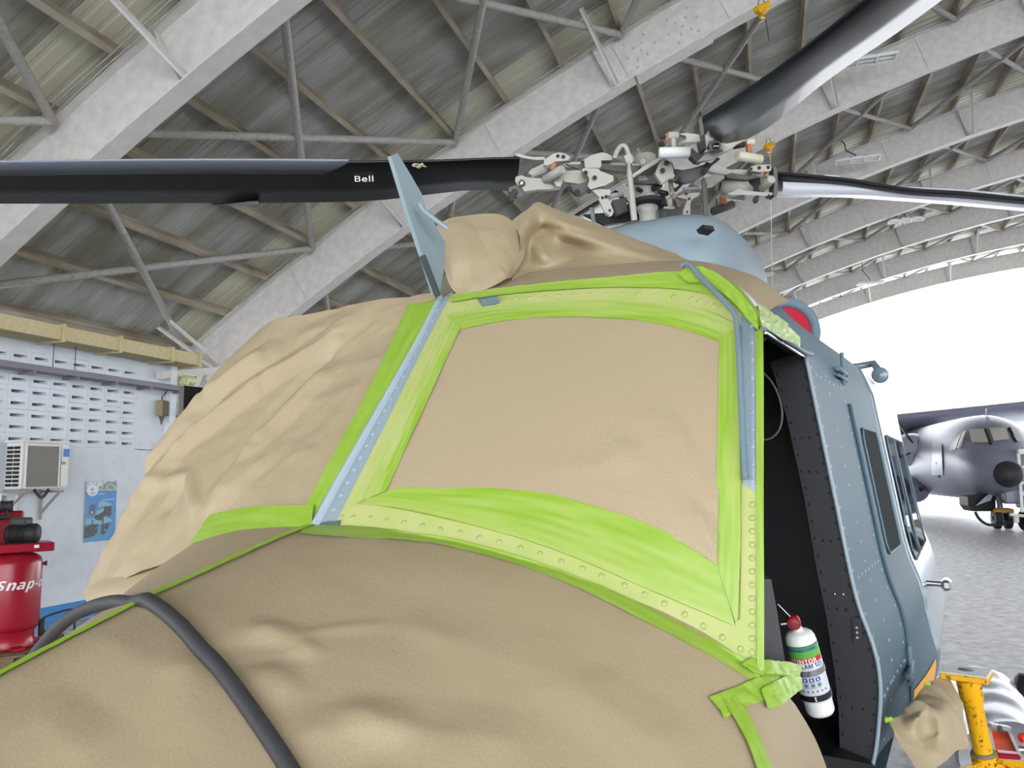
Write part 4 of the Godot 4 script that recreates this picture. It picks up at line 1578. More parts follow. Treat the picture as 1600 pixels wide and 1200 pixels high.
	plate(hub, "horn_link", L.call([1035, 735, 1060, 735, 1110, 830, 1120, 880, 1100, 880]), dl - 0.09, 0.03, M.hub)
	rod(hub, "tie_rod", L.call([1135, 710])[0], dl - 0.05, L.call([1280, 690])[0], dl + 0.05, 0.017, M.hub)
	# lifting loop and pitch links
	st = mb()
	var pth := []
	for v in smooth(L.call([1200, 320, 1225, 250, 1260, 195, 1295, 185, 1325, 210, 1345, 270, 1375, 310, 1385, 360]), 24): pth.append(pd(v.x, v.y, D - 0.25))
	tube(st, pth, 0.016, 10)
	part("lifting_loop", st, M.hub, hub)
	plate(hub, "rod_end", L.call([1300, 290, 1345, 268, 1385, 310, 1390, 370, 1330, 372]), D - 0.3, 0.05, M.hub)
	var lk := [L.call([1352, 350])[0], L.call([1352, 420])[0], L.call([1358, 470])[0], L.call([1376, 660])[0], L.call([1408, 965])[0]]
	st = mb()
	var lp := []
	for v in lk: lp.append(pd(v.x, v.y, D - 0.32))
	tube(st, lp, [0.009, 0.01, 0.017, 0.019, 0.02], 14)
	part("pitch_link", st, M.hub, hub)
	rod(hub, "eye_ring", L.call([1500, 350])[0], D - 0.2, L.call([1502, 352])[0], D - 0.17, 0.021, M.hub)
	st = mb()
	lp = []
	for v in R.call([762, 690, 763, 745, 768, 760, 775, 900, 788, 1110]): lp.append(pd(v.x, v.y, D - 0.2))
	tube(st, lp, [0.008, 0.017, 0.017, 0.018, 0.018], 14)
	part("pitch_link", st, M.hubdark, hub)
	rod(hub, "pitch_link", L.call([965, 830])[0], D + 0.3, L.call([985, 985])[0], D + 0.3, 0.016, M.hub)
	rod(hub, "drive_rod", R.call([350, 870])[0], D + 0.05, R.call([352, 1100])[0], D + 0.05, 0.022, M.hubdark)
	# the middle
	plate(hub, "yoke", R.call([10, 745, 20, 700, 160, 610, 300, 520, 330, 508, 400, 515, 455, 545, 470, 600, 560, 612, 660, 590, 760, 560, 850, 535, 900, 480, 930, 500, 850, 560, 800, 640, 700, 705, 560, 735, 450, 690, 340, 748, 200, 750]), D - 0.16, 0.08, M.hubdark, Vector2(-1.5, 0))
	plate(hub, "yoke_edge", R.call([0, 690, 130, 600, 250, 525, 320, 485, 345, 500, 300, 540, 160, 625, 20, 712]), D - 0.2, 0.04, M.hub)
	plate(hub, "yoke_plate", R.call([280, 650, 320, 545, 350, 515, 450, 530, 465, 650, 500, 700, 420, 700, 340, 745]), D - 0.23, 0.05, M.hub)
	for q in [[395, 540, 24], [355, 615, 24], [800, 560, 26], [765, 630, 28], [520, 690, 14], [480, 690, 14]]:
		var v: Vector2 = R.call([q[0], q[1]])[0]
		rod(hub, "bolt", v, D - 0.26, v, D - 0.16, q[2] / 6.4 / FOCAL * D, M.rubber, 8)
	# near arm
	plate(hub, "grip_strap", R.call([715, 120, 735, 80, 775, 55, 790, 90, 765, 130, 770, 260, 795, 400, 760, 400, 735, 250]), dn, 0.12, M.hubdark)
	plate(hub, "grip_cap", R.call([780, 90, 800, 62, 890, 42, 895, 55, 800, 95]), dn - 0.03, 0.1, M.hub)
	rod(hub, "damper", R.call([320, 440])[0], dn + 0.05, R.call([622, 436])[0], dn + 0.05, 0.034, M.white, 20)
	rod(hub, "damper_head", R.call([405, 272])[0], dn + 0.05, R.call([512, 270])[0], dn + 0.05, 0.025, M.hub, 18)
	rod(hub, "damper_stalk", R.call([462, 300])[0], dn + 0.05, R.call([466, 390])[0], dn + 0.05, 0.017, M.hub)
	rod(hub, "damper_collar", R.call([396, 250])[0], dn + 0.05, R.call([398, 320])[0], dn + 0.05, 0.012, M.copper)
	rod(hub, "bolt", R.call([335, 295])[0], dn + 0.05, R.call([385, 280])[0], dn + 0.05, 0.012, M.rubber, 8)
	rod(hub, "bolt", R.call([330, 370])[0], dn + 0.06, R.call([360, 340])[0], dn + 0.06, 0.02, M.rubber, 8)
	plate(hub, "drag_brace", R.call([520, 250, 600, 242, 735, 258, 735, 330, 640, 330, 530, 335, 590, 310, 590, 270]), dn + 0.03, 0.05, M.hub)
	plate(hub, "grip_arm", R.call([625, 440, 650, 390, 700, 440, 760, 445, 830, 410, 800, 470, 740, 530, 690, 525, 640, 480]), dn + 0.08, 0.07, M.hubdark)
	plate(hub, "grip_plate", R.call([700, 530, 830, 400, 810, 370, 830, 325, 900, 305, 950, 310, 990, 335, 1050, 310, 1110, 292, 1170, 292, 1180, 315, 1100, 355, 1060, 385, 960, 440, 860, 500]), dn + 0.02, 0.05, M.hub)
	rod(hub, "pin", R.call([885, 350])[0], dn - 0.02, R.call([888, 400])[0], dn - 0.02, 0.022, M.rubber, 12)
	rod(hub, "pin", R.call([886, 362])[0], dn - 0.04, R.call([888, 385])[0], dn - 0.04, 0.018, M.steel, 12)
	plate(hub, "lock_tab", R.call([790, 440, 860, 400, 960, 410, 965, 425, 900, 445, 850, 470, 830, 440]), dn - 0.02, 0.012, M.steel)
	rod(hub, "bushing", R.call([1060, 370])[0], dn + 0.05, R.call([1170, 350])[0], dn + 0.05, 0.022, M.rubber, 12)
	rod(hub, "damper_stalk", R.call([1205, 330])[0], dn + 0.1, R.call([1222, 440])[0], dn + 0.1, 0.018, M.copper)
	rod(hub, "damper_head", R.call([1190, 340])[0], dn + 0.1, R.call([1270, 335])[0], dn + 0.1, 0.022, mat(C8(214, 200, 176), 0.5), 16)
	rod(hub, "damper", R.call([1100, 470])[0], dn + 0.06, R.call([1335, 508])[0], dn + 0.14, 0.031, mat(C8(206, 204, 178), 0.45), 20)
	# right arm
	plate(hub, "yoke_arm", R.call([795, 615, 830, 560, 860, 540, 900, 555, 1020, 610, 1100, 605, 1230, 612, 1255, 655, 1180, 690, 1030, 655, 990, 660, 870, 635]), dr - 0.06, 0.06, M.hub)
	plate(hub, "yoke_flexure", R.call([985, 660, 1040, 640, 1180, 662, 1300, 665, 1290, 690, 1190, 710, 1000, 690]), dr - 0.1, 0.06, M.hubdark)
	plate(hub, "elastomer_housing", R.call([640, 740, 720, 705, 860, 660, 970, 668, 975, 690, 900, 740, 820, 765, 700, 770]), dr - 0.1, 0.09, M.hub)
	st = mb()
	lathe(st, pd(1125, 291, dr), (pd(1180, 300, dr) - pd(1125, 291, dr)), [[0, 0.03], [0.02, 0.055], [0.1, 0.075], [0.17, 0.075], [0.19, 0.05], [0.22, 0.03]], 20)
	part("grip_bell", st, M.hub, hub)
	plate(hub, "clevis", R.call([1225, 600, 1240, 575, 1300, 562, 1420, 556, 1442, 575, 1440, 612, 1420, 628, 1300, 630, 1240, 618]), dr - 0.16, 0.06, M.hub)
	for q in [[1242, 597, 12], [1320, 590, 18], [1410, 586, 18]]:
		var v: Vector2 = R.call([q[0], q[1]])[0]
		rod(hub, "bore", v, dr - 0.165, v, dr - 0.12, q[2] / 6.4 / FOCAL * D, M.rubber, 14)
	rod(hub, "damper_stalk", R.call([1395, 625])[0], dr - 0.12, R.call([1390, 690])[0], dr - 0.12, 0.017, M.copper)
	rod(hub, "damper", R.call([1442, 705])[0], dr - 0.22, R.call([1350, 795])[0], dr - 0.08, 0.029, M.hub, 20)
	plate(hub, "end_clevis", R.call([1462, 590, 1480, 570, 1500, 600, 1508, 760, 1500, 870, 1475, 880, 1462, 860, 1470, 740]), dr - 0.12, 0.1, M.hubdark)
	plate(hub, "lower_link", R.call([1120, 800, 1150, 815, 1330, 832, 1465, 838, 1480, 856, 1400, 870, 1150, 860, 1060, 862, 1000, 850]), dr - 0.1, 0.06, M.hub)
	plate(hub, "grip_core", R.call([1130, 700, 1330, 690, 1340, 820, 1150, 800]), dr, 0.08, M.rubber)
	for q in [[1285, 905, 30], [1405, 870, 20], [1300, 880, 18]]:
		var v: Vector2 = R.call([q[0], q[1]])[0]
		rod(hub, "bolt", v, dr - 0.1, v + Vector2(0, 3), dr - 0.05, q[2] / 6.4 / FOCAL * D, M.rubber, 10)
	plate(hub, "pitch_horn", R.call([490, 880, 560, 850, 620, 840, 725, 838, 720, 860, 660, 890, 635, 930, 630, 1000, 632, 1050, 600, 1070, 565, 1060, 560, 1020, 590, 940, 600, 905]), dr - 0.15, 0.05, M.hub)
	for q in [[600, 1030, 12], [620, 900, 14], [590, 850, 14]]:
		var v: Vector2 = R.call([q[0], q[1]])[0]
		rod(hub, "bolt", v, dr - 0.16, v, dr - 0.12, q[2] / 6.4 / FOCAL * D, M.rubber, 8)
	rod(hub, "damper", R.call([850, 1030])[0], D + 0.5, R.call([1060, 955])[0], D + 0.55, 0.03, M.hubdark, 18)
	rod(hub, "damper_stalk", R.call([955, 880])[0], D + 0.5, R.call([960, 960])[0], D + 0.5, 0.025, M.copper)
	# swashplate linkages round the mast
	for q in [[190, 850, 270, 850, 22, 0], [215, 830, 215, 900, 14, 0], [430, 720, 460, 900, 22, 1], [420, 900, 430, 1000, 26, 0], [370, 990, 470, 990, 12, 0], [260, 800, 330, 770, 30, 2], [320, 830, 400, 850, 26, 2], [100, 800, 140, 820, 22, 2], [480, 820, 560, 740, 14, 2], [430, 860, 480, 800, 16, 1], [350, 940, 400, 970, 20, 2], [560, 800, 720, 790, 14, 0], [780, 790, 850, 770, 12, 0]]:
		rod(hub, ["control_arm", "scissor_link", "bearing"][q[5]], R.call([q[0], q[1]])[0], D - 0.1, R.call([q[2], q[3]])[0], D - 0.06, q[4] / 6.4 / FOCAL * D, [M.hub, mat(C8(176, 158, 136), 0.5), M.rubber][q[5]], 10)
	plate(hub, "swashplate", R.call([20, 930, 90, 900, 200, 890, 320, 900, 400, 930, 400, 960, 300, 975, 120, 975, 60, 1000]), D + 0.02, 0.16, M.rubber)
	plate(hub, "fairing_floor", L.call([880, 900, 1130, 880, 1440, 860, 1480, 960, 1100, 1010]), D + 0.3, 0.05, M.rubber)
	plate(hub, "control_block", L.call([1180, 750, 1330, 720, 1340, 860, 1230, 900]), D + 0.15, 0.1, M.hubdark)
	plate(hub, "back_plate", R.call([340, 1000, 740, 960, 740, 1080, 340, 1100]), D + 0.3, 0.03, M.hubdark)


func near_sign(deg: float) -> float:
	return 1.0 if (pa(400, 280, deg, 0.1) - EYE).length() < (pa(400, 280, deg, -0.1) - EYE).length() else -1.0


# ---------------------------------------------------------------- the doorway and the side of the cabin
func sec_poly(s: float, inset: float) -> Array:
	var o := []
	for q in SEC: o.append(H(s, maxf(q[0] - inset, 0.0), q[1] if q[1] < 2.4 else q[1] - inset * 0.6))
	return o

func skin_grid(s0: float, s1: float, ns: int, y0: float, y1: float, ny: int, out := 0.0) -> Array:
	var g := []
	for i in ny:
		var y := lerpf(y0, y1, float(i) / (ny - 1))
		var row := []
		for j in ns:
			var s := lerpf(s0, s1, float(j) / (ns - 1))
			row.append(H(s, side_at(s, y) + out, y))
		g.append(row)
	return g

func build_door_side():
	var SJ := 2.9
	# cockpit shell: dark floor, bulkhead and far side
	var st := mb()
	boxb(st, H(2.55, -0.05, 0.92), Basis(LAT, Vector3.UP, -AFT), Vector3(2.46, 0.04, 1.3))
	var bh := sec_poly(3.3, 0.03)
	var other := bh.duplicate()
	other.reverse()
	for p in other.slice(1, -1): bh.append(H(3.3, -hb(p), p.y))
	slab(st, bh, AFT * 0.03)
	boxb(st, H(2.7, -1.2, 1.6), Basis(LAT, Vector3.UP, -AFT), Vector3(0.03, 1.6, 1.2))
	part("cockpit", st, M.black, heli)
	var q := H(2.75, 0.35, 1.35)
	st = mb()
	cbox(st, q + Vector3(0, -0.1, 0), Basis(LAT, Vector3.UP, -AFT), Vector3(0.5, 0.14, 0.5), 0.04)
	cbox(st, q + Vector3(0, 0.3, 0) + AFT * 0.24, Basis(LAT, Vector3.UP, -AFT) * Basis(Vector3(1, 0, 0), 0.15), Vector3(0.48, 0.75, 0.12), 0.05)
	part("seat", st, M.rubber, heli)
	# jamb of the doorway
	var inner := [[1.055, 2.40], [1.10, 2.2], [1.145, 1.91], [1.175, 1.64], [1.195, 1.50], [1.21, 1.32], [1.215, 1.18], [1.21, 1.04]]
	var poly := []
	for k in inner: poly.append(H(SJ, k[0], k[1]))
	for k in range(12, 4, -1): poly.append(H(SJ, SEC[k][0] - 0.004, SEC[k][1]))
	st = mb()
	slab(st, poly, AFT * 0.05)
	var jamb := part("door_jamb", st, M.jamb, heli)
	# the inner return of the jamb
	st = mb()
	for k in inner.size() - 1:
		quad(st, H(SJ, inner[k][0], inner[k][1]), H(SJ + 0.4, inner[k][0], inner[k][1]), H(SJ + 0.4, inner[k + 1][0], inner[k + 1][1]), H(SJ, inner[k + 1][0], inner[k + 1][1]))
	part("jamb_return", st, M.black, jamb)
	# rivets down the two edges of the jamb, and three cross rows
	for k in 22:
		var t := 0.02 + k / 22.5
		var y := lerpf(2.38, 1.06, t)
		stud(jamb, "rivet", H(SJ - 0.001, lin(inner, y) + 0.014, y), -AFT, 0.0055, M.rivet, 0.6)
	for k in 26:
		var y := lerpf(2.34, 1.04, k / 25.0)
		stud(jamb, "rivet", H(SJ - 0.001, side_b(y) - 0.013, y), -AFT, 0.005, M.rivet, 0.6)
	for y in [2.12, 2.0, 1.76, 1.58, 1.53, 1.21]:
		for k in 2: stud(jamb, "rivet", H(SJ - 0.001, lerpf(lin(inner, y) + 0.014, side_b(y) - 0.013, 0.33 + 0.33 * k), y), -AFT, 0.0055, M.rivet if y != 1.58 else M.steel, 0.6)
	# strike plate
	st = mb()
	var lc := ps(1340, 985, SJ)
	boxb(st, lc - AFT * 0.004, Basis(LAT, Vector3.UP, -AFT), Vector3(0.028, 0.085, 0.012))
	var strike := part("door_strike", st, M.rubber, jamb)
	st = mb()
	for k in 3: cyl(st, lc + Vector3(0, 0.012 - 0.016 * k, 0) - AFT * 0.01, lc + Vector3(0, 0.012 - 0.016 * k, 0) - AFT * 0.02, 0.005, 8)
	part("strike_pin", st, M.steel, strike)
	# the bright lip round the jamb's outer edge
	st = mb()
	var lip := []
	for k in range(5, 14): lip.append(H(SJ - 0.006, SEC[k][0] + 0.001, SEC[k][1]))
	tube(st, smooth(lip, 60), 0.007, 8)
	part("door_seal", st, M.cowl, heli)
	# door head: drip rail and track from the pillar back to the jamb
	st = mb()
	beam(st, pb(1194, 512, 1.2), H(SJ, 1.15, 2.43), 0.05, 0.012)
	part("door_head", st, M.black, heli)
	st = mb()
	var dr := []
	for v in V2([1196, 512, 1215, 522, 1240, 539, 1258, 551, 1268, 553]): dr.append(v)
	var drip := []
	for i in dr.size(): drip.append(pd(dr[i].x, dr[i].y, lerpf(2.06, 2.75, i / 4.0)))
	tube(st, drip, 0.009, 8)
	part("drip_rail", st, M.helimatt, heli)
	st = mb()
	var tr := []
	var tv := V2([1195, 519, 1225, 538, 1257, 558])
	for i in 3: tr.append(pd(tv[i].x, tv[i].y, lerpf(2.08, 2.78, i / 2.0)))
	tube(st, tr, 0.006, 8)
	part("door_track", st, M.steel, heli)
	# upper cabin corner above the door
	st = mb()
	var g := []
	for i in 8:
		var row := []
		for j in 14:
			var k := 3.9 + 1.0 * i / 7.0
			var i0 := mini(int(k), 4)
			var b: float = lerpf(SEC[i0][0], SEC[i0 + 1][0], k - i0)
			var y: float = lerpf(SEC[i0][1], SEC[i0 + 1][1], k - i0)
			var s := lerpf(maxf(w_s(b, y) + 0.01, 2.42), SJ + 0.02, j / 13.0)
			row.append(H(s, b, y + 0.004 - 0.02 * (1.0 - smoothstep(2.2, 2.95, s))))
		g.append(row)
	grid(st, g)
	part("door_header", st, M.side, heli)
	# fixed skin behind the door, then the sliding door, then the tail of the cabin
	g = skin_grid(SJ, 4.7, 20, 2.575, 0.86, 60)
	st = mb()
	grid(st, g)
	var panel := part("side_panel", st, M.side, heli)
	g = skin_grid(4.73, 6.6, 30, 2.575, 0.84, 60, 0.012)
	st = mb()
	grid(st, g)
	for i in g.size() - 1:
		quad(st, g[i][0], g[i + 1][0], g[i + 1][0] - LAT * 0.03, g[i][0] - LAT * 0.03)
	var door := part("cabin_door", st, M.heli, heli)
	g = []
	for i in 40:
		var y := lerpf(2.575, 0.84, i / 39.0)
		var row := []
		for j in 24:
			var s := lerpf(6.6, 9.4, j / 23.0)
			row.append(H(s, side_at(s, y) - 0.45 * pow((s - 6.6) / 2.8, 2.0), y))
		g.append(row)
	st = mb()
	grid(st, g)
	part("rear_skin", st, M.heli, heli)
	g = []
	for i in 8:
		var row := []
		var q2 := SEC[11 + mini(i, 4)] as Array
		for j in 10: row.append(H(lerpf(2.9, 7.4, j / 9.0), lerpf(1.3, -1.2, i / 7.0), 0.86 - 0.1 * sin(PI * i / 7.0)))
		g.append(row)
	st = mb()
	grid(st, g)
	part("belly", st, M.heli, heli)
	# rivet lines on the fixed skin
	for s in [2.97, 3.3, 3.66]:
		for k in 20:
			var y := lerpf(2.38, 1.0, k / 19.0)
			stud(panel, "rivet", H(s, side_at(s, y) + 0.001, y), LAT, 0.0065, M.rivetgrey, 0.3)
	for y in [2.36, 1.62, 1.22]:
		for k in 7: stud(panel, "rivet", H(3.06 + 0.095 * k, side_at(3.06 + 0.095 * k, y) + 0.001, y), LAT, 0.0065, M.rivetgrey, 0.3)
	# hinge strip and hinges
	st = mb()
	var hp := []
	for k in 30:
		var y := lerpf(2.3, 0.95, k / 29.0)
		hp.append(H(3.75, side_at(3.75, y) + 0.006, y))
	tube(st, hp, 0.008, 8)
	part("door_edge_strip", st, M.side, panel)
	for y in [2.44, 1.18]:
		var p := H(3.7, side_at(3.7, y), y)
		st = mb()
		var n := LAT
		cyl(st, p + n * 0.016 - Vector3(0, 0.06, 0), p + n * 0.016 + Vector3(0, 0.09, 0), 0.009, 10)
		cyl(st, p + n * 0.016 - AFT * 0.16, p + n * 0.016 + AFT * 0.12, 0.011, 10)
		cyl(st, p + n * 0.016 - AFT * 0.16 - Vector3(0, 0.03, 0), p + n * 0.016 + AFT * 0.1 - Vector3(0, 0.03, 0), 0.008, 10)
		part("hinge", st, M.helimatt, panel)
	# small window in the fixed panel and the large one in the sliding door
	for w in [[3.95, 4.5, 2.2, 1.62, panel, 0.004, "panel_window"], [4.9, 5.45, 2.2, 1.5, door, 0.018, "door_window"], [5.5, 6.35, 2.2, 1.5, door, 0.018, "door_window"]]:
		g = skin_grid(w[0], w[1], 8, w[2], w[3], 14, w[5])
		st = mb()
		grid(st, g)
		var wn := part(w[6], st, M.panelglass if w[4] == panel else M.window, w[4])
		st = mb()
		var rim := []
		for c in [[0.08, 0], [0.92, 0], [1, 0.08], [1, 0.92], [0.92, 1], [0.08, 1], [0, 0.92], [0, 0.08], [0.08, 0]]:
			var y := lerpf(w[2], w[3], c[1])
			var ss: float = lerpf(w[0], w[1], c[0])
			rim.append(H(ss, side_at(ss, y) + w[5] + 0.002, y))
		tube(st, rim, 0.005, 8)
		part("window_seal", st, M.helimatt, wn)
	# door handle, flag, lamp on the roof edge
	st = mb()
	var h0 := hit(1446, 911, f_side, 1.6, 9.0)
	var h1 := h0 + LAT * 0.09
	tube(st, [h0, h1], 0.016, 10)
	cbox(st, h1 + LAT * 0.015, Basis(LAT, Vector3.UP, -AFT), Vector3(0.05, 0.06, 0.14), 0.015)
	part("door_handle", st, M.steel, door)
	for fl in [[1.06, 0.90, M.flagyellow, "yellow flag field"], [0.90, 0.82, M.flagblue, "blue flag field"]]:
		g = skin_grid(3.82, 4.5, 8, fl[0], fl[1], 8, 0.004)
		st = mb()
		grid(st, g)
		var f := part("flag_marking", st, fl[2], panel)
		f.set_meta("label", fl[3])
	st = mb()
	var lp := pd(1375, 582, 5.2)
	lathe(st, lp - Vector3(0, 0.02, 0), -AFT, [[-0.05, 0.0], [-0.045, 0.03], [0.0, 0.055], [0.03, 0.055], [0.035, 0.045], [0.04, 0.0]], 16)
	tube(st, [lp, lp + Vector3(-0.03, 0.07, -0.05), lp + Vector3(-0.12, 0.06, -0.08), H(4.9, 1.0, 2.6)], 0.026, 8)
	part("roof_lamp", st, M.heli, heli)
	# clear tape crumpled on the upper corner
	tape_strip(V2([1186, 478, 1206, 492, 1230, 508, 1252, 528]), V2([1192, 512, 1208, 520, 1226, 532, 1240, 536, 1252, 544]), 60, 24, func(p): return hs(p) - (2.0 + (hb(p) * 0.0)) - maxf(0.0, (p.y - 2.36)) * 0.5, 0.012, "shiny torn tape hanging over the top corner of the doorway", 0.2, "", 1.0, 4.5, Color8(150, 168, 122), 4.0)
	# white cable looping inside the doorway
	st = mb()
	var path := []
	for v in smooth(V2([1190, 580, 1205, 596, 1217, 620, 1222, 648, 1218, 670, 1206, 684, 1190, 688]), 24): path.append(ps(v.x, v.y, 2.8))
	tube(st, path, 0.004, 6)
	part("cable", st, M.hubdark, heli)
	# panel beside the extinguisher
	st = mb()
	var pn := []
	for v in V2([1192, 905, 1205, 905, 1215, 960, 1226, 1030, 1230, 1055, 1192, 1050]): pn.append(pd(v.x, v.y, 2.02))
	slab(st, pn, VF * 0.04)
	part("side_console", st, M.darkgrey, heli)
	st = mb()
	var sill := []
	for v in V2([1285, 1180, 1330, 1188, 1366, 1196, 1378, 1230, 1285, 1240]): sill.append(pd(v.x, v.y, 2.5))
	slab(st, sill, VF * 0.3)
	part("door_sill", st, M.black, heli)
	for sg in [-1.0, 1.0]:
		st = mb()
		tube(st, smooth([H(0.9, sg * 1.28, 0.34), H(1.1, sg * 1.28, 0.16), H(1.5, sg * 1.28, 0.1), H(3.0, sg * 1.28, 0.1), H(5.6, sg * 1.28, 0.1)], 40), 0.05, 12)
		part("skid", st, M.side, heli)
	for s in [2.2, 4.6]:
		st = mb()
		tube(st, smooth([H(s, -1.28, 0.14), H(s, -1.05, 0.5), H(s, -0.6, 0.74), H(s, 0.6, 0.74), H(s, 1.05, 0.5), H(s, 1.28, 0.14)], 40), 0.04, 12)
		part("cross_tube", st, M.side, heli)
	extinguisher()


func lin(t: Array, y: float) -> float:
	for k in t.size() - 1:
		if y <= t[k][1] and y >= t[k + 1][1]: return lerpf(t[k][0], t[k + 1][0], (t[k][1] - y) / (t[k][1] - t[k + 1][1]))
	return t[0][0] if y > t[0][1] else t[-1][0]


func wrap_text(txt: String, size: float, font: String, a: Vector3, up: Vector3, face: Vector3, r: float, squeeze := 1.0, shear := 0.0, bold := true) -> SurfaceTool:
	var tm := TextMesh.new()
	tm.text = txt
	var sf := SystemFont.new()
	sf.font_names = PackedStringArray([font])
	if bold: sf.font_weight = 700
	tm.font = sf
	tm.font_size = 32
	tm.pixel_size = size / 23.0
	tm.depth = 0.0
	tm.curve_step = 2.0
	var arr := tm.get_mesh_arrays()
	var vs: PackedVector3Array = arr[Mesh.ARRAY_VERTEX]
	var ix: PackedInt32Array = arr[Mesh.ARRAY_INDEX]
	var right := up.cross(face).normalized()
	var st := mb()
	st.set_smooth_group(-1)
	for k in range(0, ix.size() if ix.size() else vs.size(), 3):
		var tp := []
		for m in 3:
			var v: Vector3 = vs[ix[k + m] if ix.size() else k + m]
			tp.append(Vector3((v.x + v.y * shear) * squeeze, v.y, 0))
		# cut wide triangles so that they follow the round surface
		for piece in split3(tp, 2):
			for v in piece:
				var an: float = v.x / r
				st.add_vertex(a + up * v.y + (face * cos(an) + right * sin(an)) * (r + 0.0012))
	return st

func split3(t: Array, n: int) -> Array:
	if n == 0: return [t]
	var a: Vector3 = (t[0] + t[1]) / 2
	var b: Vector3 = (t[1] + t[2]) / 2
	var c: Vector3 = (t[2] + t[0]) / 2
	var o := []
	for q in [[t[0], a, c], [a, t[1], b], [c, b, t[2]], [a, b, c]]: o.append_array(split3(q, n - 1))
	return o

func band(a: Vector3, up: Vector3, face: Vector3, r: float, y0: float, y1: float, a0: float, a1: float) -> SurfaceTool:
	var right := up.cross(face).normalized()
	var g := []
	for i in 2:
		var row := []
		for k in 17:
			var an := lerpf(a0, a1, k / 16.0)
			row.append(a + up * (y0 if i == 0 else y1) + (face * cos(an) + right * sin(an)) * r)
		g.append(row)
	var st := mb()
	grid(st, g)
	return st

func extinguisher():
	var D := 2.2
	var lo := pd(1283, 1113, D)
	var hi := pd(1247, 985, D)
	var up := (hi - lo).normalized()
	var face := (EYE - (lo + hi) / 2)
	face = (face - up * face.dot(up)).normalized()
	var r := 0.0425
	var h := (hi - lo).length()
	var t := thing("fire_extinguisher", lo, "white fire extinguisher with red valve and printed label strapped inside the helicopter doorway", "extinguisher")
	var st := mb()
	lathe(st, lo, up, [[0, 0.0], [0.0, r * 0.8], [0.006, r * 0.9], [0.012, r * 0.93], [0.04, r * 0.93], [0.048, r], [h - 0.034, r], [h - 0.02, r * 0.96], [h - 0.009, r * 0.86], [h - 0.002, r * 0.66], [h, r * 0.42], [h + 0.006, r * 0.3], [h + 0.014, r * 0.28], [h + 0.014, 0]], 36)
	part("cylinder", st, M.white, t)
	st = mb()
	var v0 := hi + up * 0.012
	cyl(st, v0, v0 + up * 0.03, 0.011, 14)
	part("neck", st, M.steel, t)
	st = mb()
	var vc := hi + up * 0.03 + face * 0.012 - up.cross(face) * 0.006
	cyl(st, vc - face * 0.014, vc + face * 0.014, 0.0195, 20)
	var knob := part("valve", st, M.red, t)
	st = mb()
	lathe(st, vc + face * 0.0135, face, [[0, 0.013], [0.002, 0.013], [0.003, 0.009], [0.003, 0.0]], 18)
	part("gauge", st, mat(C8(120, 60, 60), 0.3), knob)
	st = mb()
	tube(st, [vc, vc - up.cross(face) * 0.035], 0.005, 8)
	tube(st, [vc + up * 0.01, pd(1215, 944, D)], 0.0025, 6)
	part("pin_wire", st, M.steel, t)
	# label: bands of colour with lettering over them
	var lb := [[0.052, 0.165, C8(206, 214, 222)], [0.165, 0.184, C8(226, 226, 226)], [0.183, 0.200, C8(186, 22, 36)], [0.200, 0.220, C8(96, 176, 52)], [0.220, 0.236, C8(70, 150, 110)], [0.236, 0.24, C8(60, 110, 60)]]
	var k := h / 0.275
	for q in lb: part("label_band", band(lo, up, face, r + 0.0007, q[0] * k, q[1] * k, -1.5, 1.25), mat(q[2], 0.35), t)
	part("strap", band(lo, up, face, r + 0.003, 0.142 * k, 0.160 * k, -2.2, 2.2), M.steel, t)
	part("lower_strap", band(lo, up, face, r + 0.002, 0.058 * k, 0.078 * k, -2.2, 2.2), M.black, t)
	var words := [["EXTINTOR", 0.1915, 0.0115, M.white, 1.15], ["SOLKAFLAM 123", 0.1745, 0.0125, mat(C8(44, 58, 120), 0.5), 0.9], ["Extintores del Caribe", 0.228, 0.0085, mat(C8(34, 70, 140), 0.5), 0.85]]
	for w in words: part("lettering", wrap_text(w[0], w[2], "Droid Sans", lo + up * (w[1] - w[2] * 0.0) * k, up, face.rotated(up, -0.38), r + 0.0008, w[4]), w[3], t)
	var right := up.cross(face)
	for y in [0.208, 0.2125, 0.1395, 0.1215, 0.103]:
		part("small_print", band(lo, up, face, r + 0.0012, (y - 0.0007) * k, (y + 0.0007) * k, -0.6, 0.5), mat(C8(110, 120, 120), 0.5), t)
	for row in [[0.130, 0.012, C8(48, 60, 150)], [0.112, 0.013, C8(150, 158, 166)]]:
		for c in 3:
			var a := -0.45 + 0.42 * c
			part("pictogram", band(lo, up, face, r + 0.0012, (row[0] - row[1] / 2) * k, (row[0] + row[1] / 2) * k, a - 0.16, a + 0.16), mat(row[2], 0.4), t)
			part("pictogram_mark", band(lo, up, face, r + 0.0015, (row[0] - row[1] / 4) * k, (row[0] + row[1] / 4) * k, a - 0.07, a + 0.05), mat(C8(226, 230, 236) if row[0] > 0.12 else C8(70, 76, 84), 0.4), t)
	for c in 6:
		var a := -0.75 + 0.3 * c
		part("class_mark", band(lo, up, face, r + 0.0012, 0.089 * k, 0.095 * k, a - 0.05, a + 0.05), mat(C8(150, 60, 60) if c % 2 == 0 else C8(60, 50, 56), 0.4), t)
	for c in 2:
		var p := lo + up * (0.072 - 0.008 * c) * k + (face * cos(-0.1) + right * sin(-0.1)) * (r + 0.003)
		stud(t, "strap_rivet", p, face, 0.0028, M.white)


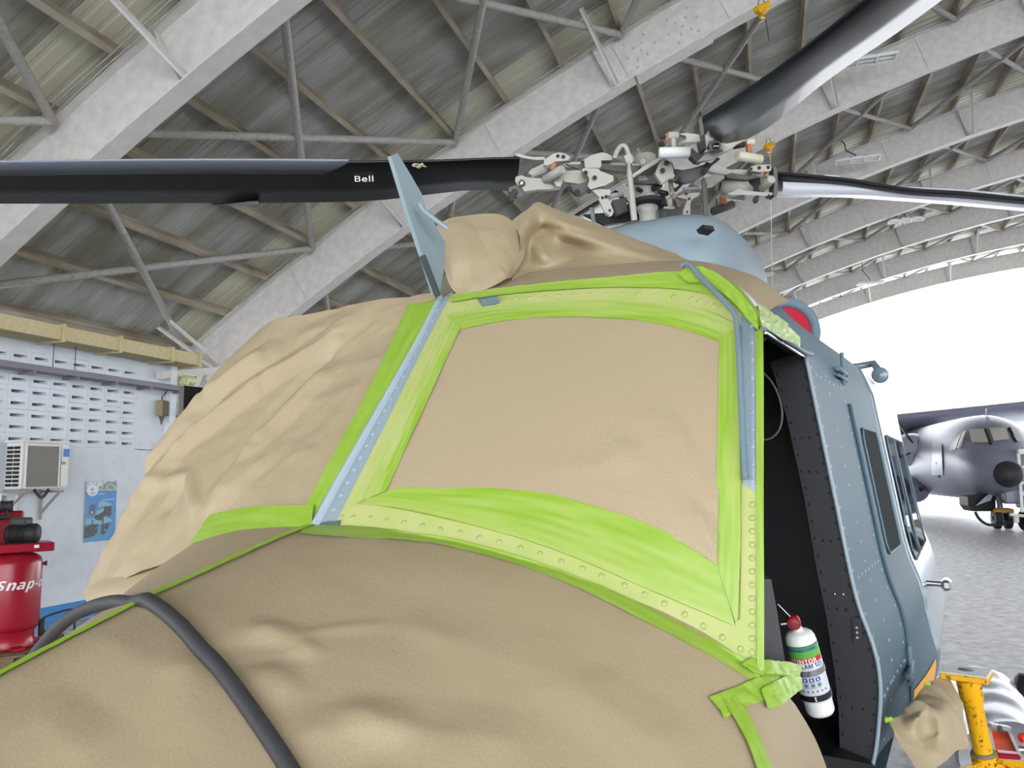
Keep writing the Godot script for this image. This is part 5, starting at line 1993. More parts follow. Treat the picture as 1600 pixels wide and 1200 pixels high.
# ---------------------------------------------------------------- compressor, air conditioner, poster
func build_left_corner():
	var t := thing("air_compressor", pY(12, 1012, 0.15), "red upright air compressor with a black motor on a wooden pallet by the wall", "compressor")
	var base := t.position
	var d := (base - EYE).dot(VF)
	var px := d / FOCAL                      # metres for one pixel there
	var r := 41.0 * px
	var h := 124.0 * px
	var st := mb()
	var y0 := 22.0 * px
	lathe(st, base + Vector3(0, y0, 0), Vector3.UP, [[0, 0.0], [0.0, r * 0.55], [0.02, r * 0.8], [0.06, r * 0.95], [0.11, r], [h - 0.12, r], [h - 0.06, r * 0.94], [h - 0.02, r * 0.76], [h, r * 0.5], [h + 0.006, 0.0]], 40)
	var tank := part("tank", st, M.red, t)
	st = mb()
	lathe(st, base + Vector3(0, 0.003, 0), Vector3.UP, [[0, r * 0.82], [0, r * 0.86], [0.02, r * 0.86], [y0 + 0.05, r * 0.84], [y0 + 0.05, r * 0.8]], 32)
	part("skirt", st, M.red, t)
	for a in [0.4, 2.5, 4.6]:
		st = mb()
		cbox(st, base + Vector3(cos(a) * r * 1.0, 0.025, sin(a) * r * 1.0), Basis(Vector3.UP, -a), Vector3(0.2, 0.04, 0.12), 0.008)
		part("foot", st, M.red, t)
	var face := Vector3(EYE.x - base.x, 0, EYE.z - base.z).normalized()
	part("lettering", wrap_text("Snap-on", 0.105, "Droid Sans", base + Vector3(0, y0 + h * 0.62, 0), Vector3.UP, face.rotated(Vector3.UP, 0.62), r + 0.001, 1.15, 0.3), M.white, tank)
	st = mb()
	var ed := face.cross(Vector3.UP)         # towards picture left
	var ri := -ed
	lathe(st, base + ri * r * 0.97 + Vector3(0, y0 + h * 0.84, 0), ri, [[0, 0.02], [0.03, 0.02], [0.035, 0.03], [0.05, 0.03], [0.052, 0.0]], 12)
	part("gauge", st, M.darkgrey, t)
	# head plate
	var ty := y0 + h + 0.01
	st = mb()
	var bs := Basis(Vector3.UP, atan2(ri.x, ri.z) - PI / 2 + 0.12)
	cbox(st, base + Vector3(0, ty + 0.045, 0) - ri * 0.1, bs, Vector3(0.96, 0.1, 0.42), 0.012)
	part("head_plate", st, M.red, t)
	st = mb()
	var lp := base + Vector3(0, ty + 0.06, 0) + ri * 0.22 + face * 0.215
	cbox(st, lp, bs, Vector3(0.05, 0.036, 0.004), 0.001)
	part("data_label", st, M.paintwhite, t)
	# motor, pump, belt guard, filter
	st = mb()
	var mc := base + Vector3(0, ty + 0.2, 0) + ri * 0.04
	var ma := (ri * 0.9 + face * 0.3).normalized()
	lathe(st, mc - ma * 0.12, ma, [[0, 0.0], [0, 0.09], [0.02, 0.105], [0.24, 0.105], [0.26, 0.115], [0.3, 0.115], [0.33, 0.09], [0.34, 0.0]], 24)
	for k in 8: lathe(st, mc - ma * (0.08 - 0.022 * k), ma, [[0, 0.105], [0.001, 0.115], [0.008, 0.115], [0.009, 0.105]], 20)
	part("motor", st, M.rubber, t)
	st = mb()
	cbox(st, mc + Vector3(0, 0.14, 0) + ma * 0.02, Basis(Vector3.UP, 0.3), Vector3(0.2, 0.09, 0.14), 0.02)
	part("capacitor_box", st, M.darkgrey, t)
	st = mb()
	cbox(st, mc - Vector3(0, 0.12, 0), bs, Vector3(0.24, 0.05, 0.2), 0.01)
	part("motor_mount", st, M.rubber, t)
	st = mb()
	cbox(st, base + Vector3(0, ty + 0.24, 0) - ri * 0.12 - face * 0.14, bs, Vector3(0.4, 0.44, 0.08), 0.02)
	part("belt_guard", st, M.red, t)
	st = mb()
	var pc := base + Vector3(0, ty, 0) - ri * 0.32 + face * 0.05
	lathe(st, pc + Vector3(0, 0.09, 0), Vector3.UP, [[0, 0.0], [0, 0.13], [0.12, 0.14], [0.16, 0.1], [0.17, 0.105], [0.19, 0.12], [0.2, 0.1], [0.22, 0.12], [0.23, 0.1], [0.25, 0.12], [0.26, 0.1], [0.28, 0.12], [0.29, 0.1], [0.31, 0.12], [0.32, 0.13], [0.38, 0.12], [0.4, 0.0]], 20)
	part("pump", st, M.grille, t)
	st = mb()
	var fc := base + Vector3(0, ty + 0.52, 0) - ri * 0.1 + face * 0.04
	lathe(st, fc - ri * 0.06, ri, [[0, 0.0], [0, 0.06], [0.015, 0.07], [0.03, 0.06], [0.1, 0.06], [0.115, 0.07], [0.13, 0.06], [0.13, 0.0]], 18)
	tube(st, [fc - Vector3(0, 0.0, 0), fc - Vector3(0, 0.12, 0) + ri * 0.02, pc + Vector3(0.05, 0.4, 0)], 0.03, 10)
	part("air_filter", st, M.rubber, t)
	st = mb()
	var v := base + Vector3(0, 0.22, 0) + ri * (r + 0.02)
	cyl(st, v - Vector3(0, 0.13, 0), v + Vector3(0, 0.06, 0), 0.032, 12)
	part("drain_filter", st, M.rubber, t)
	st = mb()
	tube(st, smooth([v + Vector3(0, 0.06, 0), v + Vector3(0, 0.1, 0) + ri * 0.08, v + Vector3(0, 0.14, 0) + ri * 0.26, v + Vector3(0, 0.13, 0) + ri * 0.3, v + Vector3(0, 0.02, 0) + ri * 0.33, v + Vector3(0, -0.12, 0) + ri * 0.34, v + Vector3(0, -0.36, 0) + ri * 0.38], 30), 0.012, 8)
	tube(st, smooth([v + Vector3(0, -0.05, 0) + ri * 0.02, v + Vector3(0, -0.16, 0) + ri * 0.07, v + Vector3(0, -0.3, 0) + ri * 0.13, v + Vector3(0, -0.36, 0) + ri * 0.2], 16), 0.008, 6)
	part("hose", st, M.rubber, t)
	# pallet
	var pl := thing("pallet", Vector3(base.x, 0, base.z), "weathered wooden pallet under the red compressor", "pallet")
	var pb_ := Basis(Vector3.UP, atan2(ri.x, ri.z) - PI / 2)
	for k in 7:
		st = mb()
		cbox(st, Vector3(base.x, 0.138, base.z) + pb_ * Vector3(0, 0, -0.5 + k * 0.165), pb_, Vector3(1.15, 0.022, 0.12), 0.004)
		part("deck_board", st, M.wood, pl)
	for k in 3:
		for m in 3:
			st = mb()
			cbox(st, Vector3(base.x, 0.073, base.z) + pb_ * Vector3(-0.5 + 0.5 * k, 0, -0.47 + 0.47 * m), pb_, Vector3(0.12, 0.105, 0.12), 0.005)
			part("block", st, M.wood, pl)
		st = mb()
		cbox(st, Vector3(base.x, 0.011, base.z) + pb_ * Vector3(-0.5 + 0.5 * k, 0, 0), pb_, Vector3(0.1, 0.02, 1.1), 0.004)
		part("runner", st, M.wood, pl)
	air_conditioner()
	poster()


func air_conditioner():
	var z1 := pX(6, 730, -9.62).z
	var rr := ray(33, 730)
	var xf := rr.x / rr.z * z1
	var z2 := pX(108, 730, xf).z
	var yt := pX(60, 690, xf).y
	var yb := pX(60, 765, xf).y
	var xb := -9.62
	var c := Vector3((xf + xb) / 2, (yt + yb) / 2, (z1 + z2) / 2)
	var sz := Vector3(xf - xb, yt - yb, z1 - z2)
	var t := thing("air_conditioner", Vector3(c.x, yb, c.z), "white outdoor air conditioner unit on wall brackets above the red compressor", "air conditioner")
	var st := mb()
	cbox(st, c, Basis(), sz - Vector3(0.02, 0.02, 0.02), 0.012)
	var body := part("casing", st, M.acwhite, t)
	st = mb()
	cbox(st, Vector3(c.x, yt, c.z), Basis(), Vector3(sz.x + 0.02, 0.035, sz.z + 0.02), 0.008)
	part("top_cover", st, M.acwhite, body)
	var g0 := lerpf(z1, z2, 0.10)
	var g1 := lerpf(z1, z2, 0.76)
	st = mb()
	for k in 40: box(st, Vector3(xf + 0.002, c.y - 0.01, lerpf(g0, g1, k / 39.0)), Vector3(0.012, sz.y * 0.84, 0.005))
	for k in 26: box(st, Vector3(xf + 0.004, c.y - 0.01 + sz.y * 0.84 * (k / 25.0 - 0.5), (g0 + g1) / 2), Vector3(0.01, 0.005, g0 - g1))
	part("fan_grille", st, M.grille, t)
	st = mb()
	box(st, Vector3(xf - 0.004, c.y - 0.01, (g0 + g1) / 2), Vector3(0.008, sz.y * 0.84, g0 - g1))
	part("fan_opening", st, M.grille, t)
	st = mb()
	for q in [g0 + 0.01, g1 - 0.01]:
		st = mb()
		cbox(st, Vector3(xf + 0.004, c.y, q), Basis(), Vector3(0.02, sz.y * 0.95, 0.025), 0.004)
		part("grille_frame", st, M.acwhite, t)
	st = mb()
	var s0 := lerpf(z1, z2, 0.82)
	var s1 := lerpf(z1, z2, 0.98)
	cbox(st, Vector3(xf, c.y, (s0 + s1) / 2), Basis(), Vector3(0.016, sz.y * 0.86, s0 - s1), 0.005)
	var cov := part("service_cover", st, M.acwhite, t)
	st = mb()
	box(st, Vector3(xf + 0.009, c.y + sz.y * 0.28, (s0 + s1) / 2 - 0.01), Vector3(0.004, 0.11, 0.10))
	part("blue_sticker", st, M.blue, cov)
	st = mb()
	cbox(st, Vector3(xf + 0.012, c.y + sz.y * 0.06, (s0 + s1) / 2 + 0.03), Basis(), Vector3(0.016, 0.04, 0.06), 0.004)
	part("handle", st, M.grille, cov)
	# louvres on the near end
	for m in 2:
		for k in 10:
			st = mb()
			var x := lerpf(xb, xf, 0.30 + 0.40 * m)
			var y := lerpf(yb, yt, 0.1 + k * 0.085)
			box(st, Vector3(x, y, z1 - 0.004), Vector3(sz.x * 0.32, 0.036, 0.014))
			part("louvre", st, M.rubber, t)
	# brackets
	for q in [0.12, 0.86]:
		var z := lerpf(z1, z2, q)
		st = mb()
		beam(st, Vector3(-9.69, yb - 0.03, z), Vector3(xf + 0.02, yb - 0.03, z), 0.04, 0.03)
		beam(st, Vector3(-9.68, yb, z), Vector3(-9.68, yb - 0.42, z), 0.035, 0.02, Vector3(1, 0, 0))
		beam(st, Vector3(-9.67, yb - 0.32, z), Vector3(xf - 0.04, yb - 0.04, z), 0.03, 0.02)
		part("bracket", st, M.grille, t)
	st = mb()
	tube(st, [Vector3(-9.67, yb - 0.06, z1 - 0.02), Vector3(-9.67, yb - 0.9, z1 - 0.02)], 0.012, 8)
	tube(st, [Vector3(-9.67, yb - 0.06, z1 - 0.02), Vector3(-9.67, yb - 0.06, lerpf(z1, z2, 0.5))], 0.016, 8)
	tube(st, [Vector3(-9.67, yb - 0.05, lerpf(z1, z2, 0.34)), Vector3(-9.67, 0.3, lerpf(z1, z2, 0.34))], 0.014, 8)
	part("pipework", st, M.paintwhite, t)
	st = mb()
	tube(st, smooth([Vector3(-9.5, yb, lerpf(z1, z2, 0.5)), Vector3(-9.5, yb - 0.1, lerpf(z1, z2, 0.62)), Vector3(-9.5, yb - 0.1, lerpf(z1, z2, 0.7)), Vector3(-9.5, yb, lerpf(z1, z2, 0.8))], 16), 0.02, 8)
	part("drain_tube", st, M.darkgrey, t)


func in_poly(p: Vector2, poly: PackedVector2Array) -> bool:
	return Geometry2D.is_point_in_polygon(p, poly)

func poster():
	var a := pX(135, 752, -9.69)
	var b := pX(183, 752, -9.69)
	var lo := pX(159, 845, -9.69).y
	var im := Image.create(128, 256, false, Image.FORMAT_RGB8)
	var poly := func(list): 
		var o := PackedVector2Array()
		for i in range(0, list.size(), 2): o.append(Vector2((list[i] - 150) / 480.0, (list[i + 1] - 120) / 935.0))
		return o
	var wing: PackedVector2Array = poly.call([360, 440, 430, 430, 575, 500, 570, 510, 345, 530])
	var tail: PackedVector2Array = poly.call([440, 520, 560, 515, 560, 640, 540, 690, 470, 660, 440, 600])
	var boom: PackedVector2Array = poly.call([300, 660, 400, 620, 450, 590, 480, 660, 400, 740, 310, 715])
	var light: PackedVector2Array = poly.call([330, 580, 440, 540, 440, 580, 400, 620, 310, 655])
	var cliff: PackedVector2Array = poly.call([155, 790, 370, 790, 340, 960, 200, 990, 155, 990])
	var pale: PackedVector2Array = poly.call([165, 700, 330, 690, 400, 700, 430, 670, 570, 730, 580, 770, 380, 800, 170, 790])
	var right: PackedVector2Array = poly.call([410, 800, 560, 770, 520, 860, 460, 960, 410, 960])
	var band_: PackedVector2Array = poly.call([340, 210, 480, 130, 630, 120, 630, 250, 560, 275, 340, 262])
	for y in 256:
		for x in 128:
			var p := Vector2(x / 127.0, y / 255.0)
			var n := fine.get_noise_2d(x * 0.06, y * 0.06)
			var c := C8(44, 128, 196).lerp(C8(110, 170, 206), clampf(0.3 - p.x * 0.5 + absf(p.y - 0.25), 0, 1) * 0.6)
			if p.y < 0.16 and not in_poly(p, band_): c = C8(150, 176, 186).lerp(C8(214, 222, 222), clampf(0.5 + n, 0, 1))
			if in_poly(p, band_): c = C8(100, 124, 132).lerp(C8(170, 184, 180), clampf(0.5 + n * 1.4, 0, 1)) if p.y < 0.135 else C8(172, 182, 120)
			if in_poly(p, pale): c = C8(120, 180, 196)
			if in_poly(p, cliff) or in_poly(p, right): c = C8(34, 50, 56).lerp(C8(120, 140, 140), clampf(n * 1.5, 0, 1))
			if in_poly(p, wing) or in_poly(p, light): c = C8(118, 182, 190)
			if in_poly(p, tail) or in_poly(p, boom): c = C8(30, 44, 50)
			if Vector2((p.x - 0.2) * 480, (p.y - 0.155) * 935).length() < 86: c = C8(216, 226, 232)
			if Vector2((p.x - 0.19) * 480, (p.y - 0.135) * 935).length() < 28: c = C8(160, 174, 176)
			if absf(p.x - 0.21) < 0.08 and absf(p.y - 0.197) < 0.012: c = C8(150, 164, 168)
			if Vector2((p.x - 0.23) * 480, (p.y - 0.43) * 935).length() < 52: c = C8(74, 78, 150)
			if Vector2((p.x - 0.22) * 480, (p.y - 0.51) * 935).length() < 46: c = C8(60, 62, 66)
			if Vector2((p.x - 0.22) * 480, (p.y - 0.515) * 935).length() < 24: c = C8(206, 180, 90)
			if absf(p.x - 0.5) < 0.11 and absf(p.y - 0.218) < 0.008: c = C8(150, 196, 226)
			if absf(p.x - 0.75) < 0.2 and absf(p.y - 0.312) < 0.008: c = C8(150, 196, 226)
			if (absf(p.x - 0.25) < 0.02 and p.y > 0.64 and p.y < 0.73) or (absf(p.x - 0.585) < 0.025 and p.y > 0.6 and p.y < 0.73): c = C8(30, 70, 100)
			im.set_pixel(x, y, c)
	var m := mat(Color.WHITE, 0.35)
	m.albedo_texture = ImageTexture.create_from_image(im)
	var g := []
	for i in 5:
		var row := []
		for j in 5:
			row.append(Vector3(-9.688 + 0.004 * sin(i * 1.3 + j), lerpf(a.y, lo, i / 4.0), lerpf(a.z, b.z, j / 4.0)))
		g.append(row)
	var st := mb()
	grid(st, g, false, null, true)
	top("poster", st, m, "blue aviation poster with a round white emblem and dark aircraft shapes on the left wall", "poster")


# ---------------------------------------------------------------- jack, paper and cases beside the cabin
func build_right_corner():
	var D := 2.9
	var c := pd(1510, 1049, D)
	var t := thing("jack_stand", Vector3(c.x + 0.12, 0, c.z), "yellow chipped tripod jack with a square top plate beside the cabin door", "jack")
	var st := mb()
	var yaw := Basis(Vector3.UP, -0.35)
	cbox(st, c - Vector3(0, 0.012, 0), yaw, Vector3(0.155, 0.022, 0.15), 0.003)
	var pl := part("top_plate", st, M.yellow, t)
	st = mb()
	cbox(st, c + Vector3(0, 0.0015, 0), yaw, Vector3(0.152, 0.006, 0.147), 0.002)
	part("worn_top", st, mat(C8(206, 206, 200), 0.5), pl)
	st = mb()
	lathe(st, c + Vector3(0.0, 0.0052, -0.01), Vector3.UP, [[0, 0.026], [0.0005, 0.026], [0.0006, 0.0]], 20)
	part("socket", st, mat(C8(110, 110, 108), 0.6), pl)
	var ax := (pd(1541, 1182, D) - pd(1513, 1060, D)).normalized()
	var p0 := pd(1512, 1060, D)
	var p1 := pd(1537, 1178, D)
	st = mb()
	tube(st, [p0, p0.lerp(p1, 0.26), p0.lerp(p1, 0.32), p1], [0.041, 0.041, 0.033, 0.033], 24)
	part("screw_post", st, M.yellow, t)
	st = mb()
	lathe(st, p1 - ax * 0.012, ax, [[0, 0.033], [0.002, 0.04], [0.02, 0.044], [0.024, 0.034]], 24)
	part("lock_ring", st, mat(C8(120, 116, 90), 0.7), t)
	st = mb()
	tube(st, [p1, p1 + ax * 0.3, Vector3(p1.x + 0.1, 0.35, p1.z)], 0.046, 24)
	part("outer_post", st, M.yellow, t)
	for a in [[1395, 1262, 2.5, 0.3], [1640, 1208, 2.75, 0.4], [1600, 1300, 3.3, 0.3]]:
		st = mb()
		var q := pd(a[0], a[1], a[2])
		beam(st, p1 + ax * 0.055, q, 0.02, 0.07)
		beam(st, q, Vector3(q.x + (q.x - p1.x) * 0.6, 0.02, q.z + (q.z - p1.z) * 0.6), 0.04, 0.05)
		part("leg", st, M.yellow, t)
	# loose paper hanging from the cabin's lower edge
	var rows := []
	for r in [
		[[1388, 1124, 2.62], [1404, 1121, 2.64], [1420, 1112, 2.68], [1436, 1082, 2.76], [1452, 1066, 2.84], [1474, 1056, 2.92]],
		[[1392, 1138, 2.58], [1412, 1136, 2.6], [1436, 1120, 2.58], [1450, 1096, 2.7], [1468, 1084, 2.78], [1486, 1076, 2.88]],
		[[1402, 1160, 2.55], [1424, 1158, 2.57], [1450, 1140, 2.6], [1466, 1116, 2.6], [1482, 1108, 2.7], [1499, 1104, 2.82]],
		[[1418, 1184, 2.52], [1440, 1182, 2.54], [1466, 1164, 2.56], [1482, 1142, 2.6], [1496, 1136, 2.66], [1508, 1138, 2.76]],
		[[1432, 1206, 2.5], [1456, 1202, 2.52], [1478, 1188, 2.54], [1492, 1174, 2.58], [1503, 1170, 2.64], [1514, 1172, 2.7]]]:
		var row := []
		for q in r: row.append(pd(q[0], q[1], q[2]))
		rows.append(row)
	var gp := net(rows, 60, 50)
	var pc := [[nearest(gp, 1416, 1118), nearest(gp, 1437, 1106), 0.03, 0.02], [nearest(gp, 1437, 1106), nearest(gp, 1452, 1112), 0.025, 0.018], [nearest(gp, 1464, 1100), nearest(gp, 1505, 1172), 0.05, 0.022], [nearest(gp, 1456, 1070), nearest(gp, 1492, 1110), 0.035, 0.016], [nearest(gp, 1440, 1116), nearest(gp, 1460, 1150), 0.05, -0.02], [nearest(gp, 1478, 1064), nearest(gp, 1500, 1110), 0.04, 0.012]]
	paper_from(lifted(gp, func(_i, _j, p):
		var h := 0.008 * fold(p, 1.6)
		for q in pc: h += q[3] * crease(p, q[0], q[1], q[2])
		return h), "creased sheet of brown paper hanging from the cabin side, left of the yellow jack")
	for q in [[1386, 1122, 2.61, "tiny scrap of lime tape at the left corner of the paper by the jack"], [1446, 1068, 2.82, "tiny scrap of lime tape on the upper edge of the paper by the jack"]]:
		var p := pd(q[0], q[1], q[2])
		var g := []
		for i in 5:
			var row := []
			for j in 5: row.append(p + VR * (0.006 * (j - 2)) + VU * (0.005 * (2 - i)) - VF * (0.012 + 0.006 * sin(i * 2.1 + j)))
			g.append(row)
		st = mb()
		grid(st, g)
		top("masking_tape", st, M.tape, q[3], "tape")
	# silver covered roll lying on the floor
	var b0 := pY(1568, 1175, 0.28)
	var b1 := pY(1528, 1085, 0.28)
	st = mb()
	var g2 := []
	for i in 40:
		var row := []
		var k := i / 39.0
		var rr := 0.28 * (1.0 if k < 0.82 else sqrt(maxf(0.0, 1.0 - pow((k - 0.82) / 0.18, 2))) * 0.97 + 0.03)
		var dir := (b1 - b0).normalized()
		var sd := dir.cross(Vector3.UP).normalized()
		for j in 33:
			var a := TAU * j / 32.0
			var w := 1.0 + 0.05 * sin(k * 26 + 2.2 * sin(a * 2 + k * 5)) * sin(a + 0.6) + 0.03 * wrinkle.get_noise_2d(k * 8, j * 0.4)
			row.append(b0 + (b1 - b0) * (k * 1.25 - 0.2) + (sd * cos(a) + Vector3.UP * sin(a) * 0.98) * rr * w * 0.93)
		g2.append(row)
	grid(st, g2)
	for j in 32: tri(st, g2[0][j], g2[0][j + 1], b0 - (b1 - b0) * 0.26)
	top("tarpaulin_roll", st, M.silver, "wrinkled silver covered roll lying on the floor behind the yellow jack", "roll")
	# orange case with bright trim
	var e := [pd(1546, 1140, 4.1), pd(1577, 1146, 4.1), pd(1604, 1206, 3.5), pd(1558, 1200, 3.5)]
	var ct := thing("orange_case", Vector3(e[0].x, 0, e[0].z), "orange case with silver edges and a red handle right of the yellow jack", "case")
	st = mb()
	slab(st, e, Vector3(0, -0.22, 0))
	part("shell", st, M.orange, ct)
	st = mb()
	beam(st, e[0] + Vector3(0, 0.01, 0), e[1] + Vector3(0, 0.01, 0), 0.03, 0.05)
	part("end_trim", st, M.steel, ct)
	st = mb()
	beam(st, e[0], e[3], 0.014, 0.03)
	beam(st, e[1], e[2], 0.014, 0.03)
	part("side_trim", st, M.paintwhite, ct)
	st = mb()
	var hp = (e[2] + e[3]) / 2 * 0.72 + (e[0] + e[1]) / 2 * 0.28
	cbox(st, hp + Vector3(0, 0.012, 0), Basis(), Vector3(0.1, 0.03, 0.06), 0.01)
	part("handle", st, M.red, ct)
	st = mb()
	var kc = (e[0] + e[1]) / 2 + Vector3(0, 0.02, 0)
	cbox(st, kc, Basis(), Vector3(0.022, 0.03, 0.05), 0.004)
	part("latch", st, M.darkgrey, ct)
	st = mb()
	var kn = e[1] + (e[2] - e[1]) * 0.05 + Vector3(0.045, -0.01, 0)
	cyl(st, kn, kn + VR * 0.05, 0.025, 12)
	part("red_knob", st, mat(C8(220, 50, 40), 0.4), ct)
	st = mb()
	var k2 = e[1] + (e[2] - e[1]) * 0.4 + Vector3(0.0, -0.01, 0)
	cyl(st, k2, k2 + VR * 0.06, 0.02, 12)
	part("chrome_knob", st, M.steel, ct)
	# dark wheel just inside the right edge
	st = mb()
	var wc := pY(1618, 1158, 0.0) + Vector3(0, 0.24, 0)
	lathe(st, wc - Vector3(0.1, 0, 0), Vector3(1, 0, 0.2), [[0, 0.1], [0, 0.2], [0.03, 0.24], [0.12, 0.24], [0.15, 0.2], [0.15, 0.1]], 28)
	top("wheel", st, M.rubber, "black rubber wheel cut off by the right edge beside the orange case", "wheel")


# ---------------------------------------------------------------- aircraft and cart beyond
func build_outside():
	var D := 26.5
	var k := D / FOCAL
	var c := pd(1547, 714, D + 1.0)
	var aft := Vector3(-0.06, 0.0, -1.0).normalized()
	var lat := Vector3.UP.cross(-aft).normalized() * -1.0
	lat = aft.cross(Vector3.UP).normalized()
	var t := thing("transport_aircraft", Vector3(c.x, 0, c.z - 9), "grey high-winged military transport plane parked nose-on beyond the hangar floor", "aircraft")
	var nose := pd(1578, 737, D - 2.2)
	var st := mb()
	var g := []
	var R := 1.55
	var prof := [[0.0, 0.02, -0.62], [0.06, 0.2, -0.6], [0.25, 0.46, -0.55], [0.7, 0.78, -0.42], [1.3, 1.06, -0.26], [2.0, 1.28, -0.12], [2.8, 1.44, -0.03], [3.6, 1.53, 0.0], [5, 1.56, 0], [8, 1.56, 0], [12, 1.56, 0], [15, 1.3, 0.25], [18, 0.85, 0.65], [21, 0.35, 1.1], [21.3, 0.05, 1.15]]
	var cy := c.y
	var start := nose
	for q in prof:
		var row := []
		for j in 41:
			var a := TAU * j / 40.0
			var axis = start + aft * q[0]
			var drift := (c - (start + aft * 3.2))
			drift.y = 0
			axis += drift * smoothstep(0.0, 3.2, q[0])
			axis.y = cy + q[2]
			row.append(axis + (lat * cos(a) + Vector3.UP * sin(a)) * q[1])
		g.append(row)
	grid(st, g)
	var body := part("fuselage", st, M.plane, t)
	# radome
	st = mb()
	var rg := []
	for i in 6:
		var row := []
		for j in 33:
			var a := TAU * j / 32.0
			var rad := 0.42 * i / 5.0
			row.append(start - aft * 0.03 + aft * (0.21 * pow(i / 5.0, 2.0)) + Vector3(0, cy - 0.6 - start.y, 0) + (lat * cos(a) + Vector3.UP * sin(a)) * rad)
		rg.append(row)
	grid(st, rg)
	part("radome", st, M.rubber, body)
	# cockpit windows laid on the fuselage
	var fb := func(p: Vector3) -> float:
		var s := (p - start).dot(aft)
		var r0 := lerpt(prof, s, 1)
		var axis = start + aft * s
		var drift := (c - (start + aft * 3.2)); drift.y = 0
		axis += drift * smoothstep(0.0, 3.2, s)
		axis.y = cy + lerpt(prof, s, 2)
		return (p - axis - aft * (p - axis).dot(aft)).length() - r0
	for w in [[V2([1515, 672, 1537, 671]), V2([1519, 692, 1545, 692])], [V2([1546, 670, 1571, 669]), V2([1553, 690, 1577, 687])], [V2([1489, 690, 1503, 677]), V2([1484, 704, 1494, 703])], [V2([1505, 676, 1510, 673]), V2([1496, 702, 1503, 698])], [V2([1580, 669, 1590, 673]), V2([1586, 689, 1596, 691])]]:
		var wg := laid(w[1], w[0], 6, 5, fb, D - 4.0, D + 6.0)
		wg = lifted(wg, func(_i, _j, _p): return 0.03)
		st = mb()
		grid(st, wg)
		part("cockpit_window", st, mat(C8(196, 192, 180), 0.35), body)
	st = mb()
	for v in [[1539, 671, 1548, 694], [1577, 669, 1587, 690]]:
		st = mb()
		tube(st, [hit(v[0], v[1], fb, D - 4.0, D + 6.0), hit(v[2], v[3], fb, D - 4.0, D + 6.0)], 0.05, 6)
		part("window_post", st, M.rubber, body)
	st = mb()
	var dg := laid(V2([1456, 742, 1474, 742]), V2([1458, 690, 1472, 694]), 6, 8, fb, D - 4.0, D + 8.0)
	dg = lifted(dg, func(_i, _j, _p): return 0.02)
	grid(st, dg)
	part("crew_door", st, M.planelight, body)
	st = mb()
	tube(st, [hit(1463, 722, fb, D - 4, D + 8) - VF * 0.06, hit(1467, 745, fb, D - 4, D + 8) - VF * 0.06], 0.05, 6)
	part("door_handle", st, M.rubber, body)
	st = mb()
	beam(st, hit(1542, 649, fb, D - 4, D + 8), hit(1542, 649, fb, D - 4, D + 8) + Vector3(0, 0.22, 0.05), 0.05, 0.12, aft)
	part("blade_antenna", st, M.plane, body)
	# wing: root across the top of the fuselage, dihedral as seen
	var wz := 9.0
	st = mb()
	var wl := pd(1330, 664, D + 8.5)
	var wr := pd(1700, 626, D + 8.5)
	var wm := wl.lerp(wr, 0.5)
	var wgd := []
	for i in 2:
		var e: Vector3 = wl + (wl - wr) * 0.35 if i == 0 else wr + (wr - wl) * 0.5
		wgd.append(foil(e + Vector3(0, 0.15, 0), e + aft * 2.8 + Vector3(0, -0.75, 0), 0.6))
	grid(st, wgd)
	part("wing", st, M.plane, t)
	for e in [[1432, 702, 5.0], [1690, 680, 5.0]]:
		st = mb()
		var nc := pd(e[0], e[1], D + 5.5)
		lathe(st, nc, aft, [[-0.5, 0.0], [-0.45, 0.15], [-0.1, 0.3], [0.0, 0.5], [0.6, 0.7], [2.0, 0.72], [4.0, 0.45]], 24)
		var nac := part("engine_nacelle", st, M.planelight, t)
		st = mb()
		for q in 4:
			var a := 0.5 + TAU * q / 4
			beam(st, nc, nc + (lat * cos(a) + Vector3.UP * sin(a)) * 1.75, 0.06, 0.22, aft)
		part("propeller_blade", st, M.rubber, nac)
	# sponson and gear
	for sg in [[1436, 764, 1.0], [1660, 760, 1.0]]:
		st = mb()
		var sc := pd(sg[0], sg[1], D + 6.0)
		lathe(st, sc - aft * 0.3, aft, [[0, 0.1], [0.4, 0.45], [1.0, 0.6], [4.0, 0.6], [5.0, 0.2]], 20)
		part("sponson", st, M.plane, t)
	st = mb()
	var bay := [pd(1512, 776, D - 0.6), pd(1556, 772, D - 0.6), pd(1556, 799, D - 0.6), pd(1520, 799, D - 0.6), pd(1513, 790, D - 0.6)]
	slab(st, bay, aft * 1.0)
	part("gear_door", st, M.rubber, t)
	st = mb()
	slab(st, [pd(1525, 790, D - 0.8), pd(1540, 776, D - 0.8), pd(1553, 768, D - 0.8), pd(1548, 782, D - 0.8)], aft * 0.05)
	part("open_door_panel", st, M.planelight, t)
	st = mb()
	var wy := pd(1566, 815, D - 1.0)
	wy.y = 0.36
	for q in [-0.16, 0.16]:
		st = mb()
		lathe(st, wy + lat * q - lat * 0.1, lat, [[0, 0.08], [0, 0.28], [0.03, 0.35], [0.17, 0.35], [0.2, 0.28], [0.2, 0.08]], 24)
		part("nose_wheel", st, M.rubber, t)
	st = mb()
	tube(st, [wy, wy + Vector3(0, 1.0, 0) + aft * 0.2], 0.09, 10)
	part("gear_leg", st, M.plane, t)
	st = mb()
	cbox(st, wy + Vector3(0, 0.25, 0) - aft * 0.2, Basis(), Vector3(0.6, 0.16, 0.16), 0.04)
	part("tow_fitting", st, mat(C8(170, 120, 40), 0.6), t)
	# tail fin so that the plane is whole from the side
	st = mb()
	var fz := start + aft * 18.0
	fz.y = cy + 0.8
	slab(st, [fz, fz + aft * 3.0 + Vector3(0, 0.2, 0), fz + aft * 3.6 + Vector3(0, 3.6, 0), fz + aft * 2.2 + Vector3(0, 3.6, 0)], lat * 0.2)
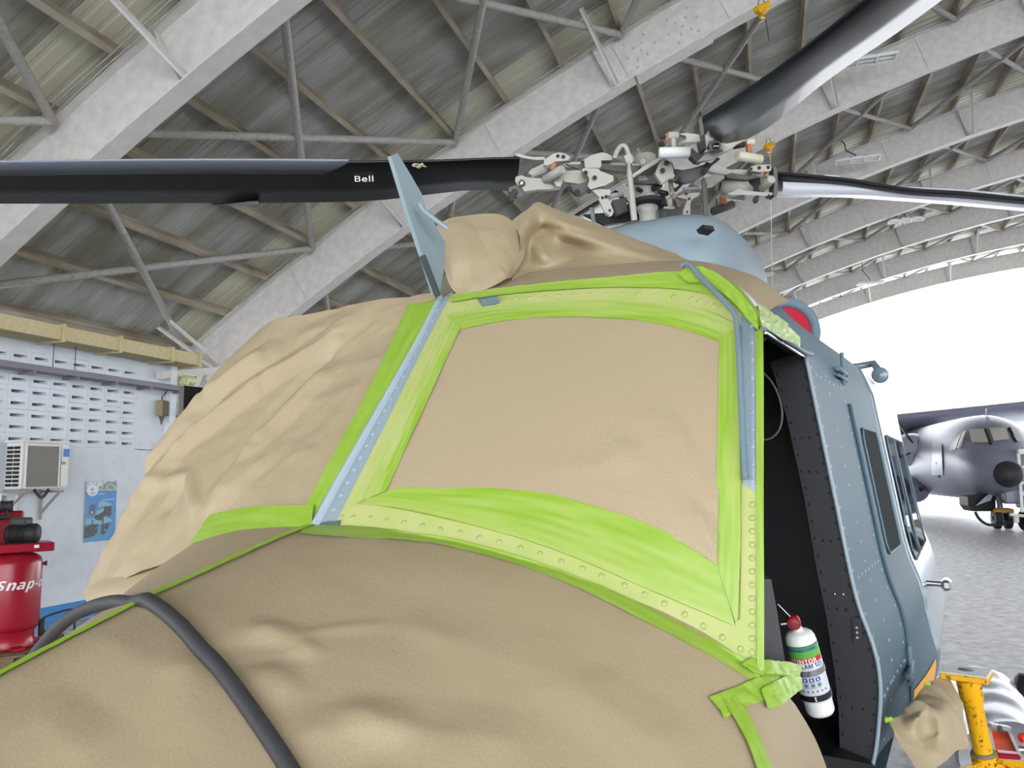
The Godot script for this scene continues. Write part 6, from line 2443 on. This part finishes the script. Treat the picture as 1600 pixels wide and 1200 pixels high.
	part("tail_fin", st, M.plane, t)
	# supply cart at the right edge
	var cc := pd(1606, 812, 24.5)
	cc.y = 0
	var ca := thing("ground_power_cart", cc, "white ground power cart with a frame and tyre at the right edge before the plane", "cart")
	st = mb()
	var fx := pd(1592, 705, 24.5)
	beam(st, pd(1591, 708, 24.5), pd(1597, 800, 24.5), 0.08, 0.08)
	beam(st, pd(1590, 706, 24.5), pd(1640, 702, 24.5), 0.1, 0.16)
	beam(st, pd(1592, 730, 24.5), pd(1640, 728, 24.5), 0.08, 0.08)
	beam(st, pd(1594, 755, 24.5), pd(1640, 753, 24.5), 0.08, 0.08)
	part("frame", st, M.paintwhite, ca)
	st = mb()
	cbox(st, pd(1625, 735, 25.4), Basis(), Vector3(0.7, 1.5, 1.2), 0.05)
	part("cabinet", st, M.planelight, ca)
	st = mb()
	cbox(st, pd(1622, 785, 25.0), Basis(), Vector3(0.9, 0.4, 1.6), 0.05)
	part("chassis", st, M.paintwhite, ca)
	st = mb()
	var wcn := pd(1603, 806, 24.6)
	wcn.y = 0.34
	lathe(st, wcn - VR * 0.1, VR, [[0, 0.1], [0, 0.26], [0.03, 0.34], [0.16, 0.34], [0.2, 0.26], [0.2, 0.1]], 24)
	part("tyre", st, M.rubber, ca)
	st = mb()
	tube(st, [pd(1600, 806, 24.5), pd(1578, 804, 24.5)], 0.05, 8)
	cbox(st, pd(1588, 812, 24.5), Basis(), Vector3(0.14, 0.2, 0.14), 0.03)
	part("drawbar", st, M.paintwhite, ca)
	st = mb()
	cbox(st, pd(1580, 775, 25.0), Basis(), Vector3(0.5, 0.5, 0.5), 0.06)
	part("lamp_panel", st, M.plane, ca)
	# power cable from cart to plane
	st = mb()
	var path := []
	for v in smooth(V2([1524, 800, 1528, 808, 1536, 816, 1545, 820, 1560, 820, 1574, 817, 1584, 812]), 24): path.append(pd(v.x, v.y, 25.0))
	tube(st, path, 0.045, 8)
	top("power_cable", st, M.rubber, "thick black cable sagging between the plane's nose gear and the cart", "cable")
	# slender mast on the apron
	st = mb()
	tube(st, [pd(1419, 556, 60), pd(1436, 640, 60), Vector3(pd(1440, 745, 60).x, -0.2, pd(1440, 745, 60).z)], [0.03, 0.08, 0.1], 8)
	top("light_mast", st, M.planelight, "slender leaning mast standing beyond the cabin door against the white sky", "mast")


func lerpt(t: Array, x: float, c: int) -> float:
	if x <= t[0][0]: return t[0][c]
	for i in t.size() - 1:
		if x <= t[i + 1][0]: return lerpf(t[i][c], t[i + 1][c], (x - t[i][0]) / (t[i + 1][0] - t[i][0]))
	return t[-1][c]
